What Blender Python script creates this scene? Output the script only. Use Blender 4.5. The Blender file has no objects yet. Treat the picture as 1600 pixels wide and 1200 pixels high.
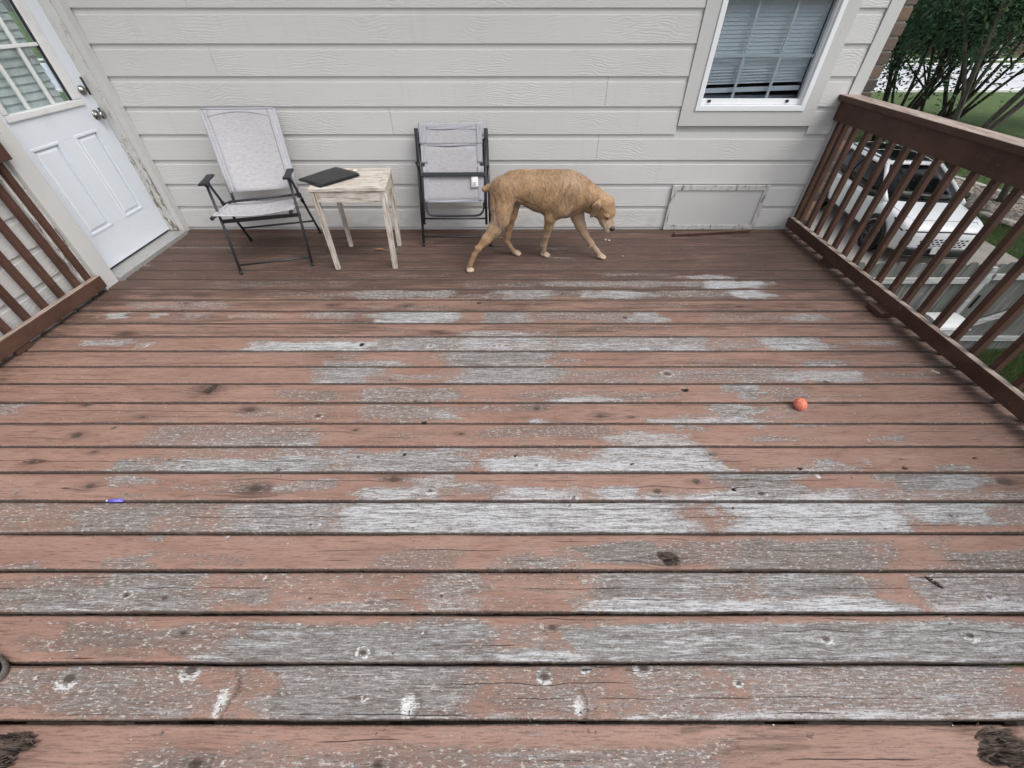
import bpy, bmesh, math, random
import numpy as np
from mathutils import Vector, Matrix, noise as mnoise
from mathutils.bvhtree import BVHTree

random.seed(7)
RNG = np.random.default_rng(7)
scene = bpy.context.scene
COL = scene.collection
R = math.radians
PI = math.pi

# ------------------------------------------------------------------ camera
CAM_H = 1.55
PITCH = R(43.1)
FPX = 641.0                      # focal length for a 1600 px wide picture
cam_d = bpy.data.cameras.new("camera")
cam = bpy.data.objects.new("camera", cam_d)
COL.objects.link(cam)
cam.location = (0, 0, CAM_H)
cam.rotation_euler = (R(90) - PITCH, 0, 0)
cam_d.sensor_fit = 'HORIZONTAL'
cam_d.sensor_width = 36.0
cam_d.lens = FPX / 1600.0 * 36.0
cam_d.clip_start = 0.02
cam_d.clip_end = 600.0
scene.camera = cam

# ------------------------------------------------------------------ daylight (bright overcast)
SUN_EL, SUN_AZ = R(55), R(126)   # azimuth clockwise from +Y: light arrives from the right and behind
world = bpy.data.worlds.new("World")
scene.world = world
world.use_nodes = True
wn, wl = world.node_tree.nodes, world.node_tree.links
wn.clear()
w_out = wn.new('ShaderNodeOutputWorld')
w_bg = wn.new('ShaderNodeBackground')
w_hs = wn.new('ShaderNodeHueSaturation')
w_sky = wn.new('ShaderNodeTexSky')
w_sky.sky_type = 'NISHITA'
w_sky.sun_disc = False
w_sky.sun_elevation = SUN_EL
w_sky.sun_rotation = SUN_AZ
w_sky.air_density = 1.0
w_sky.dust_density = 3.0
w_hs.inputs['Saturation'].default_value = 0.36
w_bg.inputs['Strength'].default_value = 0.15
wl.new(w_sky.outputs[0], w_hs.inputs['Color'])
wl.new(w_hs.outputs[0], w_bg.inputs['Color'])
wl.new(w_bg.outputs[0], w_out.inputs['Surface'])

sun_d = bpy.data.lights.new("sun", 'SUN')
sun_d.energy = 1.3
sun_d.angle = R(42)
sun_d.color = (1.0, 0.965, 0.92)
sun = bpy.data.objects.new("sun", sun_d)
COL.objects.link(sun)
sdir = Vector((math.sin(SUN_AZ) * math.cos(SUN_EL), math.cos(SUN_AZ) * math.cos(SUN_EL), math.sin(SUN_EL)))
sun.rotation_euler = sdir.to_track_quat('Z', 'Y').to_euler()
sun.location = (4, -6, 12)

scene.view_settings.view_transform = 'Standard'
scene.view_settings.look = 'None'
scene.view_settings.gamma = 1.0
scene.view_settings.use_curve_mapping = False
scene.view_settings.exposure = 0.58

# ------------------------------------------------------------------ pixel <-> place helpers (measured on the photograph)
SP, CP = math.sin(PITCH), math.cos(PITCH)
def ray(px, py):
    a = (px - 800) / FPX; u = (600 - py) / FPX
    return Vector((a, CP + u * SP, -SP + u * CP))
CAMP = Vector((0, 0, CAM_H))
def on_z(px, py, z=0.0):
    d = ray(px, py); return CAMP + d * ((z - CAM_H) / d.z)
def on_y(px, py, y):
    d = ray(px, py); return CAMP + d * (y / d.y)
def on_x(px, py, x):
    d = ray(px, py); return CAMP + d * (x / d.x)
def on_plane(px, py, p0, n):
    d = ray(px, py); return CAMP + d * ((p0 - CAMP).dot(n) / d.dot(n))

# ------------------------------------------------------------------ material helper
class NT:
    def __init__(s, name, rough=0.6, spec=0.3):
        s.m = bpy.data.materials.new(name); s.m.use_nodes = True
        s.t = s.m.node_tree; s.n = s.t.nodes; s.l = s.t.links
        s.b = s.n['Principled BSDF']
        s.b.inputs['Roughness'].default_value = rough
        s.b.inputs['Specular IOR Level'].default_value = spec
    def lk(s, a, b): s.l.new(a, b)
    def put(s, sock, v):
        if isinstance(v, bpy.types.NodeSocket): s.lk(v, sock)
        elif isinstance(v, (tuple, list)) and len(v) == 3 and sock.type == 'RGBA': sock.default_value = (*v, 1)
        else: sock.default_value = v
    def obj(s): return s.n.new('ShaderNodeTexCoord').outputs['Object']
    def pos(s): return s.n.new('ShaderNodeNewGeometry').outputs['Position']
    def oinfo(s, k='Random'): return s.n.new('ShaderNodeObjectInfo').outputs[k]
    def attr(s, name, out='Fac'):
        a = s.n.new('ShaderNodeAttribute'); a.attribute_name = name; return a.outputs[out]
    def mapv(s, v, scale=(1, 1, 1), loc=(0, 0, 0)):
        mp = s.n.new('ShaderNodeMapping'); s.lk(v, mp.inputs['Vector'])
        mp.inputs['Scale'].default_value = scale; mp.inputs['Location'].default_value = loc
        return mp.outputs[0]
    def noise(s, v, scale=1.0, detail=3.0, rough=0.55, dist=0.0, out='Fac'):
        t = s.n.new('ShaderNodeTexNoise'); s.put(t.inputs['Vector'], v)
        t.inputs['Scale'].default_value = scale; t.inputs['Detail'].default_value = detail
        t.inputs['Roughness'].default_value = rough; t.inputs['Distortion'].default_value = dist
        return t.outputs[out]
    def voro(s, v, scale=1.0, feature='F1', out='Distance', rnd=1.0):
        t = s.n.new('ShaderNodeTexVoronoi'); s.put(t.inputs['Vector'], v); t.feature = feature
        t.inputs['Scale'].default_value = scale; t.inputs['Randomness'].default_value = rnd
        return t.outputs[out]
    def math(s, op, a, b=0.0, c=None, clamp=False):
        m = s.n.new('ShaderNodeMath'); m.operation = op; m.use_clamp = clamp
        s.put(m.inputs[0], a); s.put(m.inputs[1], b)
        if c is not None: s.put(m.inputs[2], c)
        return m.outputs[0]
    def ss(s, v, lo, hi, a=0.0, b=1.0):
        m = s.n.new('ShaderNodeMapRange'); m.interpolation_type = 'SMOOTHSTEP'
        s.put(m.inputs[0], v); m.inputs[1].default_value = lo; m.inputs[2].default_value = hi
        m.inputs[3].default_value = a; m.inputs[4].default_value = b
        return m.outputs[0]
    def mix(s, f, a, b, mode='MIX'):
        m = s.n.new('ShaderNodeMix'); m.data_type = 'RGBA'; m.blend_type = mode
        s.put(m.inputs['Factor'], f); s.put(m.inputs['A'], a); s.put(m.inputs['B'], b)
        return m.outputs['Result']
    def xyz(s, v):
        n = s.n.new('ShaderNodeSeparateXYZ'); s.lk(v, n.inputs[0]); return n.outputs
    def comb(s, x, y, z):
        n = s.n.new('ShaderNodeCombineXYZ')
        for i, q in enumerate((x, y, z)): s.put(n.inputs[i], q)
        return n.outputs[0]
    def col(s, v): s.put(s.b.inputs['Base Color'], v)
    def rough(s, v): s.put(s.b.inputs['Roughness'], v)
    def bump(s, h, strength=0.5, dist=0.005, prev=None):
        b = s.n.new('ShaderNodeBump'); b.inputs['Strength'].default_value = strength
        b.inputs['Distance'].default_value = dist; s.put(b.inputs['Height'], h)
        if prev is not None: s.lk(prev, b.inputs['Normal'])
        s.lk(b.outputs[0], s.b.inputs['Normal']); return b.outputs[0]

def plain(name, c, rough=0.5, spec=0.3, metal=0.0, var=0.0, nscale=40.0, bump=0.0):
    t = NT(name, rough, spec); t.b.inputs['Metallic'].default_value = metal
    if var or bump:
        n = t.noise(t.obj(), nscale, 4)
        t.col(t.mix(t.ss(n, .25, .75), tuple(x * (1 - var) for x in c), tuple(min(1, x * (1 + var)) for x in c)))
        if bump: t.bump(n, bump, .002)
    else: t.col(c)
    return t.m

# ------------------------------------------------------------------ mesh helpers
class MB:
    """collects shapes for ONE mesh object"""
    def __init__(s): s.bm = bmesh.new()
    def box(s, lo, hi, bevel=0.0):
        lo, hi = Vector(lo), Vector(hi)
        c = [(x, y, z) for x in (lo.x, hi.x) for y in (lo.y, hi.y) for z in (lo.z, hi.z)]
        return s.hexa([c[0], c[4], c[6], c[2], c[1], c[5], c[7], c[3]], bevel)
    def hexa(s, c, bevel=0.0, seg=2):
        """bottom ring 0-3, top ring 4-7"""
        v = [s.bm.verts.new(p) for p in c]
        fs = []
        for f in ((3, 2, 1, 0), (4, 5, 6, 7), (0, 1, 5, 4), (1, 2, 6, 5), (2, 3, 7, 6), (3, 0, 4, 7)):
            fs.append(s.bm.faces.new([v[i] for i in f]))
        if bevel:
            es = list({e for f in fs for e in f.edges})
            bmesh.ops.bevel(s.bm, geom=es, offset=bevel, segments=seg, affect='EDGES', profile=.6)
        return s
    def bar(s, p, q, w, h, up=(0, 0, 1), bevel=0.0):
        p, q = Vector(p), Vector(q); d = (q - p).normalized(); up = Vector(up)
        sx = d.cross(up)
        if sx.length < 1e-4: sx = d.cross(Vector((0, 1, 0)))
        sx.normalize(); uz = sx.cross(d).normalized()
        a, b = sx * w / 2, uz * h / 2
        return s.hexa([p - a - b, p + a - b, q + a - b, q - a - b, p - a + b, p + a + b, q + a + b, q - a + b], bevel)
    def tube(s, pts, r, n=10, caps=True, flat=None):
        pts = [Vector(p) for p in pts]
        rs = r if isinstance(r, (list, tuple)) else [r] * len(pts)
        rings = []; prev = None
        for i, p in enumerate(pts):
            d = (pts[min(i + 1, len(pts) - 1)] - pts[max(i - 1, 0)]).normalized()
            if prev is None:
                a = d.cross(Vector((0, 0, 1)))
                if a.length < 1e-3: a = d.cross(Vector((0, 1, 0)))
            else: a = prev - d * prev.dot(d)
            a.normalize(); prev = a; b = d.cross(a)
            rings.append([s.bm.verts.new(p + (a * math.cos(t) + b * math.sin(t) * (flat or 1)) * rs[i]) for t in [2 * PI * k / n for k in range(n)]])
        for i in range(len(rings) - 1):
            for k in range(n):
                f = s.bm.faces.new((rings[i][k], rings[i][(k + 1) % n], rings[i + 1][(k + 1) % n], rings[i + 1][k])); f.smooth = True
        if caps:
            s.bm.faces.new(rings[0][::-1]); s.bm.faces.new(rings[-1])
        return s
    def lathe(s, prof, n=24, mat=None):
        """prof: (r, z) pairs round local z, transformed by mat"""
        mat = mat or Matrix()
        rings = []
        for (r, z) in prof:
            rings.append([s.bm.verts.new(mat @ Vector((r * math.cos(t), r * math.sin(t), z))) for t in [2 * PI * k / n for k in range(n)]])
        for i in range(len(rings) - 1):
            for k in range(n):
                f = s.bm.faces.new((rings[i][k], rings[i][(k + 1) % n], rings[i + 1][(k + 1) % n], rings[i + 1][k])); f.smooth = True
        s.bm.faces.new(rings[0][::-1]); s.bm.faces.new(rings[-1])
        return s
    def prism(s, poly, p0, ax, ay, az, depth, bevel=0.0):
        """polygon (u, v) in plane p0 + u*ax + v*ay, extruded along az"""
        p0, ax, ay, az = Vector(p0), Vector(ax), Vector(ay), Vector(az)
        a = [s.bm.verts.new(p0 + ax * u + ay * v) for u, v in poly]
        b = [s.bm.verts.new(p0 + ax * u + ay * v + az * depth) for u, v in poly]
        n = len(poly); fs = [s.bm.faces.new(a[::-1]), s.bm.faces.new(b)]
        for i in range(n): fs.append(s.bm.faces.new((a[i], a[(i + 1) % n], b[(i + 1) % n], b[i])))
        if bevel:
            bmesh.ops.bevel(s.bm, geom=list({e for f in fs for e in f.edges}), offset=bevel, segments=2, affect='EDGES')
        return s
    def grid(s, fn, nu, nv, thick=0.0):
        """surface fn(u, v) -> point; with thick > 0 closed with the point shifted along its normal"""
        P = [[Vector(fn(i / nu, j / nv)) for j in range(nv + 1)] for i in range(nu + 1)]
        V = [[s.bm.verts.new(p) for p in r] for r in P]
        for i in range(nu):
            for j in range(nv):
                f = s.bm.faces.new((V[i][j], V[i + 1][j], V[i + 1][j + 1], V[i][j + 1])); f.smooth = True
        if thick:
            W = []
            for i in range(nu + 1):
                row = []
                for j in range(nv + 1):
                    du = P[min(i + 1, nu)][j] - P[max(i - 1, 0)][j]; dv = P[i][min(j + 1, nv)] - P[i][max(j - 1, 0)]
                    row.append(s.bm.verts.new(P[i][j] - du.cross(dv).normalized() * thick))
                W.append(row)
            for i in range(nu):
                for j in range(nv):
                    f = s.bm.faces.new((W[i][j], W[i][j + 1], W[i + 1][j + 1], W[i + 1][j])); f.smooth = True
            for i in range(nu):
                s.bm.faces.new((V[i][0], W[i][0], W[i + 1][0], V[i + 1][0])); s.bm.faces.new((V[i][nv], V[i + 1][nv], W[i + 1][nv], W[i][nv]))
            for j in range(nv):
                s.bm.faces.new((V[0][j], V[0][j + 1], W[0][j + 1], W[0][j])); s.bm.faces.new((V[nu][j], W[nu][j], W[nu][j + 1], V[nu][j + 1]))
        return s
    def data(s, name, mat):
        bmesh.ops.recalc_face_normals(s.bm, faces=s.bm.faces[:])
        me = bpy.data.meshes.new(name); s.bm.to_mesh(me); s.bm.free()
        if mat: me.materials.append(mat)
        return me
    def build(s, name, mat, parent=None, **kw): return link(name, s.data(name, mat), parent, **kw)

def link(name, me, parent=None, loc=None, **props):
    o = bpy.data.objects.new(name, me); COL.objects.link(o)
    if parent is not None: o.parent = parent
    if loc is not None: o.location = loc
    for k, v in props.items(): o[k] = v
    return o
def thing(name, label, category, loc=(0, 0, 0), rz=0.0, group=None):
    o = bpy.data.objects.new(name, None); COL.objects.link(o)
    o.location = loc; o.rotation_euler = (0, 0, rz); o.empty_display_size = .1
    o['label'] = label; o['category'] = category
    if group: o['group'] = group
    return o
def keep(o, p):
    """parent to p while the mesh stays in world coordinates"""
    o.parent = p; o.matrix_parent_inverse = p.matrix_basis.inverted(); return o
def np_mesh(name, V, F, mat, smooth=True, attrs=None):
    V = np.asarray(V, np.float32); F = np.asarray(F, np.int32); k = F.shape[1]
    me = bpy.data.meshes.new(name)
    me.vertices.add(len(V)); me.vertices.foreach_set('co', V.ravel())
    me.loops.add(F.size); me.loops.foreach_set('vertex_index', F.ravel())
    me.polygons.add(len(F)); me.polygons.foreach_set('loop_start', np.arange(0, F.size, k, dtype=np.int32))
    me.polygons.foreach_set('use_smooth', np.full(len(F), smooth, bool))
    for an, av in (attrs or {}).items():
        a = me.attributes.new(an, 'FLOAT', 'POINT'); a.data.foreach_set('value', np.asarray(av, np.float32).ravel())
    me.update(calc_edges=True)
    if mat: me.materials.append(mat)
    return me
def sstep(a, b, x):
    t = np.clip((x - a) / (b - a), 0, 1); return t * t * (3 - 2 * t)
# ------------------------------------------------------------------ materials
def deck_material():
    t = NT('weathered_deck_paint', .72, .25)
    X, Y, Z = t.xyz(t.pos())
    gv = t.attr('grain'); pid = t.attr('board'); wear = t.attr('wear'); tone = t.attr('tone')
    dirt_shade = t.attr('dirt_shade'); knot = t.attr('knot'); hole = t.attr('hole'); ring = t.attr('ring')
    base = t.comb(X, gv, t.math('MULTIPLY', pid, 3.71))
    fine = t.noise(t.mapv(base, (24, 200, 1)), 1, 4, .70)
    mid = t.noise(t.mapv(base, (5, 42, 1)), 1, 4, .65)
    big = t.noise(t.mapv(base, (2.2, 9, 1)), 1, 2, .5)
    iso = t.noise(t.mapv(base, (125, 165, 1)), 1, 3, .70)
    m = t.math('ADD', t.math('MULTIPLY', wear, 1.25), t.math('MULTIPLY', t.math('SUBTRACT', fine, .5), 1.15))
    m = t.math('ADD', m, t.math('MULTIPLY', t.math('SUBTRACT', mid, .5), .85))
    m = t.math('ADD', m, t.math('MULTIPLY', t.math('SUBTRACT', iso, .5), 1.15))
    m = t.math('ADD', m, t.math('MULTIPLY', t.math('SUBTRACT', big, .5), .40))
    m = t.math('SUBTRACT', m, .10)
    mask = t.ss(m, .12, .96)              # thinned film first, bare wood last
    # bare wood: silver grey, streaked by its grain
    gl = t.noise(t.mapv(base, (15, 210, 1), (3, 1, 5)), 1, 4, .72)
    lo_ = t.noise(t.mapv(base, (4, 60, 1), (6, 1, 5)), 1, 3, .6)
    tn = t.math('ADD', tone, t.math('MULTIPLY', t.math('SUBTRACT', gl, .5), 2.3))
    tn = t.math('ADD', tn, t.math('MULTIPLY', t.math('SUBTRACT', iso, .5), 1.1))
    tn = t.math('ADD', tn, t.math('MULTIPLY', t.math('SUBTRACT', lo_, .5), .9))
    bare = t.mix(t.ss(tn, .0, .5), (.118, .096, .082), (.200, .192, .186))
    bare = t.mix(t.ss(tn, .42, 1.10), bare, (.49, .50, .515))
    dk = t.noise(t.mapv(base, (9, 150, 1), (8, 2, 4)), 1, 4, .72)
    bare = t.mix(t.ss(dk, .56, .66, 0, .70), bare, (.062, .053, .049))
    bare = t.mix(t.math('MULTIPLY', t.ss(iso, .52, .64, 0, .5), t.ss(wear, .45, 1.15, 1, .25)), bare, (.235, .145, .112))
    # paint film: chalky pinkish brown, browner where dirty and where shade is painted in
    pn = t.noise(t.mapv(base, (3.0, 14, 1), (1, 4, 2)), 1, 4, .6)
    paint = t.mix(t.ss(pn, .25, .75), (.248, .146, .112), (.322, .204, .162))
    paint = t.mix(t.ss(iso, .35, .75, 0, .30), paint, (.215, .132, .106))
    paint = t.mix(t.ss(gl, .50, .66, 0, .45), paint, (.160, .092, .071))
    paint = t.mix(t.ss(gl, .22, .40, .30, 0), paint, (.44, .31, .26))
    st = t.noise(t.mapv(base, (3.4, 85, 1), (4, 4, 4)), 1, 4, .72)
    dn = t.math('ADD', dirt_shade, t.math('MULTIPLY', t.math('SUBTRACT', st, .5), 1.6))
    dn = t.math('ADD', dn, t.math('MULTIPLY', t.math('SUBTRACT', big, .5), .6))
    paint = t.mix(t.ss(dn, .12, .80, 0, .85), paint, (.058, .038, .030))
    paint = t.mix(t.ss(gl, .50, .66, 0, .55), paint, t.mix(1.0, paint, (.52, .48, .47), 'MULTIPLY'))
    paint = t.mix(t.ss(fine, .60, .72, 0, .45), paint, (.27, .205, .175))
    c = t.mix(mask, paint, bare)
    # pale primer showing at the flaking edges
    band = t.math('MULTIPLY', t.ss(m, .24, .52), t.ss(m, .75, 1.1, 1, .30))
    flk = t.noise(t.mapv(base, (48, 150, 1), (9, 2, 1)), 1, 4, .75)
    c = t.mix(t.math('MULTIPLY', band, t.ss(flk, .545, .63, 0, .9)), c, (.53, .50, .455))
    fl2 = t.noise(t.mapv(base, (40, 170, 1), (2, 8, 6)), 1, 3, .7)
    c = t.mix(t.math('MULTIPLY', t.ss(m, .12, .5), t.ss(fl2, .57, .65, 0, .6)), c, (.085, .065, .055))
    rn = t.math('ADD', ring, t.math('MULTIPLY', t.math('SUBTRACT', t.noise(t.mapv(base, (55, 120, 1), (2, 7, 1)), 1, 4, .78), .5), 3.6))
    c = t.mix(t.math('MULTIPLY', t.ss(rn, .50, .90, 0, .85), t.ss(ring, .08, .3)), c, (.62, .615, .60))
    # drying cracks that run with the grain
    wv = t.math('MULTIPLY', t.math('SUBTRACT', t.noise(t.comb(t.math('MULTIPLY', X, 1.6), pid, 0.0), 1, 4, .6), .5), .030)
    gq = t.math('ADD', gv, wv)
    fr_ = t.math('FRACT', t.math('ADD', t.math('MULTIPLY', gq, 26.0), t.math('MULTIPLY', pid, .37)))
    line = t.ss(t.math('ABSOLUTE', t.math('SUBTRACT', fr_, .5)), .012, .040, 1, 0)
    cell = t.math('FLOOR', t.math('ADD', t.math('MULTIPLY', gq, 26.0), t.math('MULTIPLY', pid, .37)))
    gate = t.ss(t.noise(t.comb(t.math('MULTIPLY', X, 1.4), t.math('MULTIPLY', cell, 7.3), pid), 1, 3, .6), .53, .60)
    crack = t.math('MULTIPLY', line, gate)
    c = t.mix(t.math('MULTIPLY', crack, .8), c, (.03, .024, .021))
    kn = t.math('ADD', knot, t.math('MULTIPLY', t.math('MULTIPLY', t.math('SUBTRACT', iso, .5), 1.3), t.ss(knot, .02, .2)))
    c = t.mix(t.ss(kn, .3, .8, 0, .9), c, (.070, .050, .041))
    hn = t.math('ADD', hole, t.math('MULTIPLY', t.math('SUBTRACT', fine, .5), t.ss(hole, .02, .3, 0, 2.2)))
    pit = t.mix(t.ss(gl, .46, .60), (.014, .011, .009), (.125, .095, .072))
    c = t.mix(t.ss(hn, .38, .62), c, pit)
    c = t.mix(t.ss(hole, .72, .98), c, (.012, .010, .008))
    t.col(c)
    t.rough(t.mix(mask, (.62,) * 3, (.85,) * 3))
    h = t.math('MULTIPLY', mask, -.45)
    h = t.math('ADD', h, t.math('MULTIPLY', t.math('MULTIPLY', gl, mask), -.9))
    h = t.math('ADD', h, t.math('MULTIPLY', crack, -1.6))
    h = t.math('ADD', h, t.math('MULTIPLY', pn, .5))
    h = t.math('ADD', h, t.math('MULTIPLY', t.noise(t.mapv(base, (5, 180, 1), (1, 1, 1)), 1, 2), .3))
    t.bump(h, 1.0, .0022)
    return t.m

def rail_material(bleach=1.0, name='dark_brown_rail_stain'):
    t = NT(name, .6, .3)
    o = t.obj(); r = t.oinfo()
    v = t.comb(t.xyz(o)[0], t.xyz(o)[1], t.math('ADD', t.xyz(o)[2], t.math('MULTIPLY', r, 17.0)))
    g = t.noise(t.mapv(v, (120, 120, 6)), 1, 3, .6)
    g2 = t.noise(t.mapv(v, (110, 6, 110)), 1, 3, .6)
    b = t.noise(v, 5, 3)
    c = t.mix(t.ss(b, .3, .7), (.058, .029, .0205), (.098, .051, .037))
    c = t.mix(t.ss(t.math('MULTIPLY', g, g2), .22, .40, 0, .35), c, (.115, .064, .048))
    c = t.mix(t.math('MULTIPLY', r, .25), c, (.035, .019, .015))
    ch = t.noise(t.mapv(v, (60, 60, 30), (6, 6, 6)), 1, 4, .7)
    c = t.mix(t.ss(ch, .665, .69, 0, .75), c, (.24, .19, .155))
    N = t.n.new('ShaderNodeNewGeometry').outputs['Normal']
    up = t.ss(t.xyz(N)[2], .75, .97)              # rain-worn, bleached upper faces
    wn_ = t.noise(t.mapv(v, (60, 7, 60), (3, 2, 1)), 1, 4, .65)
    c = t.mix(t.math('MULTIPLY', up, t.ss(wn_, .36, .60, .35 * bleach, .9 * bleach)), c, (.42, .345, .295))
    t.col(c); t.bump(t.math('ADD', g, g2), .35, .0012)
    return t.m

def siding_material(axis):
    t = NT('embossed_siding_' + 'xy'[axis], .55, .3)
    X, Y, Z = t.xyz(t.pos()); r = t.oinfo()
    H = (X, Y)[axis]
    v = t.comb(H, t.math('MULTIPLY', r, 40.0), Z)
    warp = t.noise(t.mapv(v, (3.4, 1, 5)), 1, 2, .5)
    # growth-ring emboss: wavy lines that run along the board
    w2 = t.math('ADD', t.math('MULTIPLY', Z, 120.0), t.math('MULTIPLY', warp, 20.0))
    w2 = t.math('ADD', w2, t.math('MULTIPLY', t.noise(t.mapv(v, (16, 1, 60), (2, 0, 3)), 1, 3), 3.2))
    saw = t.math('SINE', t.math('MULTIPLY', w2, 3.0))
    gate = t.ss(t.noise(t.mapv(v, (2.6, 1, 4), (7, 3, 1)), 1, 2), .42, .62, .22, 1)
    fac = t.attr('face')
    gr = t.noise(t.mapv(v, (22, 1, 320)), 1, 2)
    h = t.math('MULTIPLY', t.math('ADD', t.math('MULTIPLY', saw, gate), t.math('MULTIPLY', gr, .9)), fac)
    b = t.noise(t.mapv(v, (1.2, 1, 1.6), (3, 9, 2)), 1, 3)
    c = t.mix(t.ss(b, .3, .7), (.548, .545, .535), (.582, .579, .569))
    c = t.mix(t.math('MULTIPLY', r, .3), c, (.528, .526, .519))
    c = t.mix(t.ss(t.noise(t.mapv(v, (45, 1, 60)), 1, 3), .70, .80, 0, .22), c, (.33, .31, .28))
    vs = t.noise(t.mapv(v, (26, 1, 1.1), (5, 5, 5)), 1, 4, .6)
    c = t.mix(t.ss(vs, .55, .75, 0, .16), c, (.40, .39, .36))
    # splashed dirt in the first hand's breadth above the boards
    d = t.math('MULTIPLY', t.ss(Z, .0, .22, 1, 0), t.ss(t.noise(t.mapv(v, (6, 1, 12)), 1, 3), .45, .7))
    c = t.mix(t.math('MULTIPLY', d, .45), c, (.33, .30, .26))
    t.col(c); t.bump(h, .36, .0016)
    return t.m

def trim_material(peel=0.0, name='trim_paint', c0=(.540, .540, .530)):
    t = NT(name, .5, .3)
    p = t.pos(); X, Y, Z = t.xyz(p)
    b = t.noise(p, 2.5, 4)
    c = t.mix(t.ss(b, .3, .7), tuple(x * .94 for x in c0), c0)
    c = t.mix(t.ss(t.noise(t.mapv(p, (40, 40, 9)), 1, 3), .66, .8, 0, .3), c, (.30, .27, .24))
    h = t.noise(t.mapv(p, (40, 40, 14)), 1, 3)
    if peel:
        n = t.noise(t.mapv(p, (38, 38, 9), (1, 2, 3)), 1, 5, .65)
        low = t.ss(Z, .25, 1.1, .17 * peel, 0)
        n2 = t.math('ADD', n, low)
        k = t.ss(n2, .60, .63)
        c = t.mix(k, c, (.585, .575, .55))
        k2 = t.ss(n2, .655, .675)
        c = t.mix(k2, c, (.19, .165, .14))
        e = t.math('MULTIPLY', t.ss(n2, .585, .60), t.ss(n2, .605, .62, 1, 0))
        c = t.mix(t.math('MULTIPLY', e, .7), c, (.12, .105, .09))
        h = t.math('SUBTRACT', h, t.math('ADD', t.math('MULTIPLY', k, .9), k2))
    t.col(c); t.bump(h, .4, .0014)
    return t.m

def white_paint(name, c=(.70, .72, .74), grime=.25):
    t = NT(name, .38, .4)
    p = t.pos()
    n = t.noise(p, 6, 5)
    cc = t.mix(t.ss(n, .52, .75, 0, grime), c, (.42, .40, .37))
    cc = t.mix(t.ss(t.noise(p, 90, 2), .70, .74, 0, .5), cc, (.25, .23, .2))
    t.col(cc); t.bump(t.noise(p, 300, 2), .08, .001)
    return t.m

def fabric_material():
    t = NT('grey_sling_fabric', .85, .15)
    u = t.n.new('ShaderNodeTexCoord').outputs['Object']
    a = t.noise(t.mapv(u, (30, 30, 420)), 1, 2)
    b = t.noise(t.mapv(u, (420, 420, 50)), 1, 2)
    s = t.noise(u, 5, 3)
    w = t.math('MULTIPLY', a, b)
    c = t.mix(t.ss(w, .15, .35), (.330, .325, .342), (.450, .444, .462))
    c = t.mix(t.ss(s, .5, .75, 0, .18), c, (.31, .295, .31))
    t.col(c); t.bump(w, .5, .0012)
    return t.m

def oldwood_material():
    t = NT('whitewashed_wood', .75, .2)
    o = t.obj(); r = t.oinfo(); x, y, z = t.xyz(o)
    off = t.math('MULTIPLY', r, 23.0)
    v = t.comb(t.math('ADD', x, off), y, z)
    a = t.noise(t.mapv(v, (7, 150, 150)), 1, 3, .6)
    b = t.noise(t.mapv(v, (150, 150, 7)), 1, 3, .6)
    vert = t.attr('upright')
    g = t.math('ADD', t.math('MULTIPLY', a, t.math('SUBTRACT', 1.0, vert)), t.math('MULTIPLY', b, vert))
    big = t.noise(v, 9, 3)
    c = t.mix(t.ss(g, .36, .62), (.26, .215, .170), (.58, .53, .465))
    c = t.mix(t.ss(big, .35, .7, 0, .55), c, (.66, .635, .595))
    c = t.mix(t.ss(g, .30, .38, .75, 0), c, (.10, .078, .058))
    t.col(c); t.bump(g, .6, .0022)
    return t.m

def fence_material():
    t = NT('silvered_fence_wood', .85, .15)
    o = t.pos(); r = t.oinfo()
    v = t.comb(t.xyz(o)[0], t.math('MULTIPLY', r, 50.0), t.xyz(o)[2])
    g = t.noise(t.mapv(v, (70, 1, 3)), 1, 4, .6)
    b = t.noise(t.mapv(v, (5, 1, 1.6)), 1, 3)
    c = t.mix(t.ss(g, .3, .7), (.060, .061, .058), (.230, .230, .220))
    c = t.mix(t.ss(b, .38, .66, 0, .7), c, (.075, .082, .070))
    c = t.mix(t.math('MULTIPLY', r, .4), c, (.19, .188, .178))
    t.col(c); t.bump(g, .5, .004)
    return t.m

def rail_fence_material():
    t = NT('pale_fence_rail', .85, .15)
    v = t.pos()
    g = t.noise(t.mapv(v, (3, 60, 60)), 1, 4, .6)
    t.col(t.mix(t.ss(g, .3, .7), (.25, .255, .25), (.46, .465, .46))); t.bump(g, .4, .003)
    return t.m

def grass_material():
    t = NT('lawn_grass', .9, .1)
    p = t.pos()
    a = t.noise(p, 1.1, 4, .6); b = t.noise(p, 26, 4, .7); cN = t.noise(p, 140, 2)
    c = t.mix(t.ss(b, .3, .7), (.058, .100, .040), (.130, .190, .078))
    c = t.mix(t.ss(a, .45, .7, 0, .55), c, (.155, .170, .085))
    c = t.mix(t.ss(cN, .55, .75, 0, .5), c, (.026, .045, .018))
    t.col(c); t.bump(t.math('ADD', b, cN), .9, .03)
    return t.m

def concrete_material(name, c0, c1):
    t = NT(name, .85, .2)
    p = t.pos()
    a = t.noise(p, .9, 5, .6); b = t.noise(p, 60, 3, .7)
    c = t.mix(t.ss(a, .3, .7), c0, c1)
    c = t.mix(t.ss(b, .55, .8, 0, .35), c, tuple(x * .6 for x in c0))
    t.col(c); t.bump(b, .3, .004)
    return t.m

def leaf_material(name, dark, light):
    t = NT(name, .5, .35)
    k = t.attr('tint')
    t.col(t.mix(k, dark, light))
    tr = t.n.new('ShaderNodeBsdfTranslucent'); ms = t.n.new('ShaderNodeMixShader')
    t.put(tr.inputs['Color'], t.mix(k, dark, light))
    ms.inputs[0].default_value = .45
    out = t.n['Material Output']
    t.lk(t.b.outputs[0], ms.inputs[1]); t.lk(tr.outputs[0], ms.inputs[2]); t.lk(ms.outputs[0], out.inputs['Surface'])
    return t.m

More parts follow.
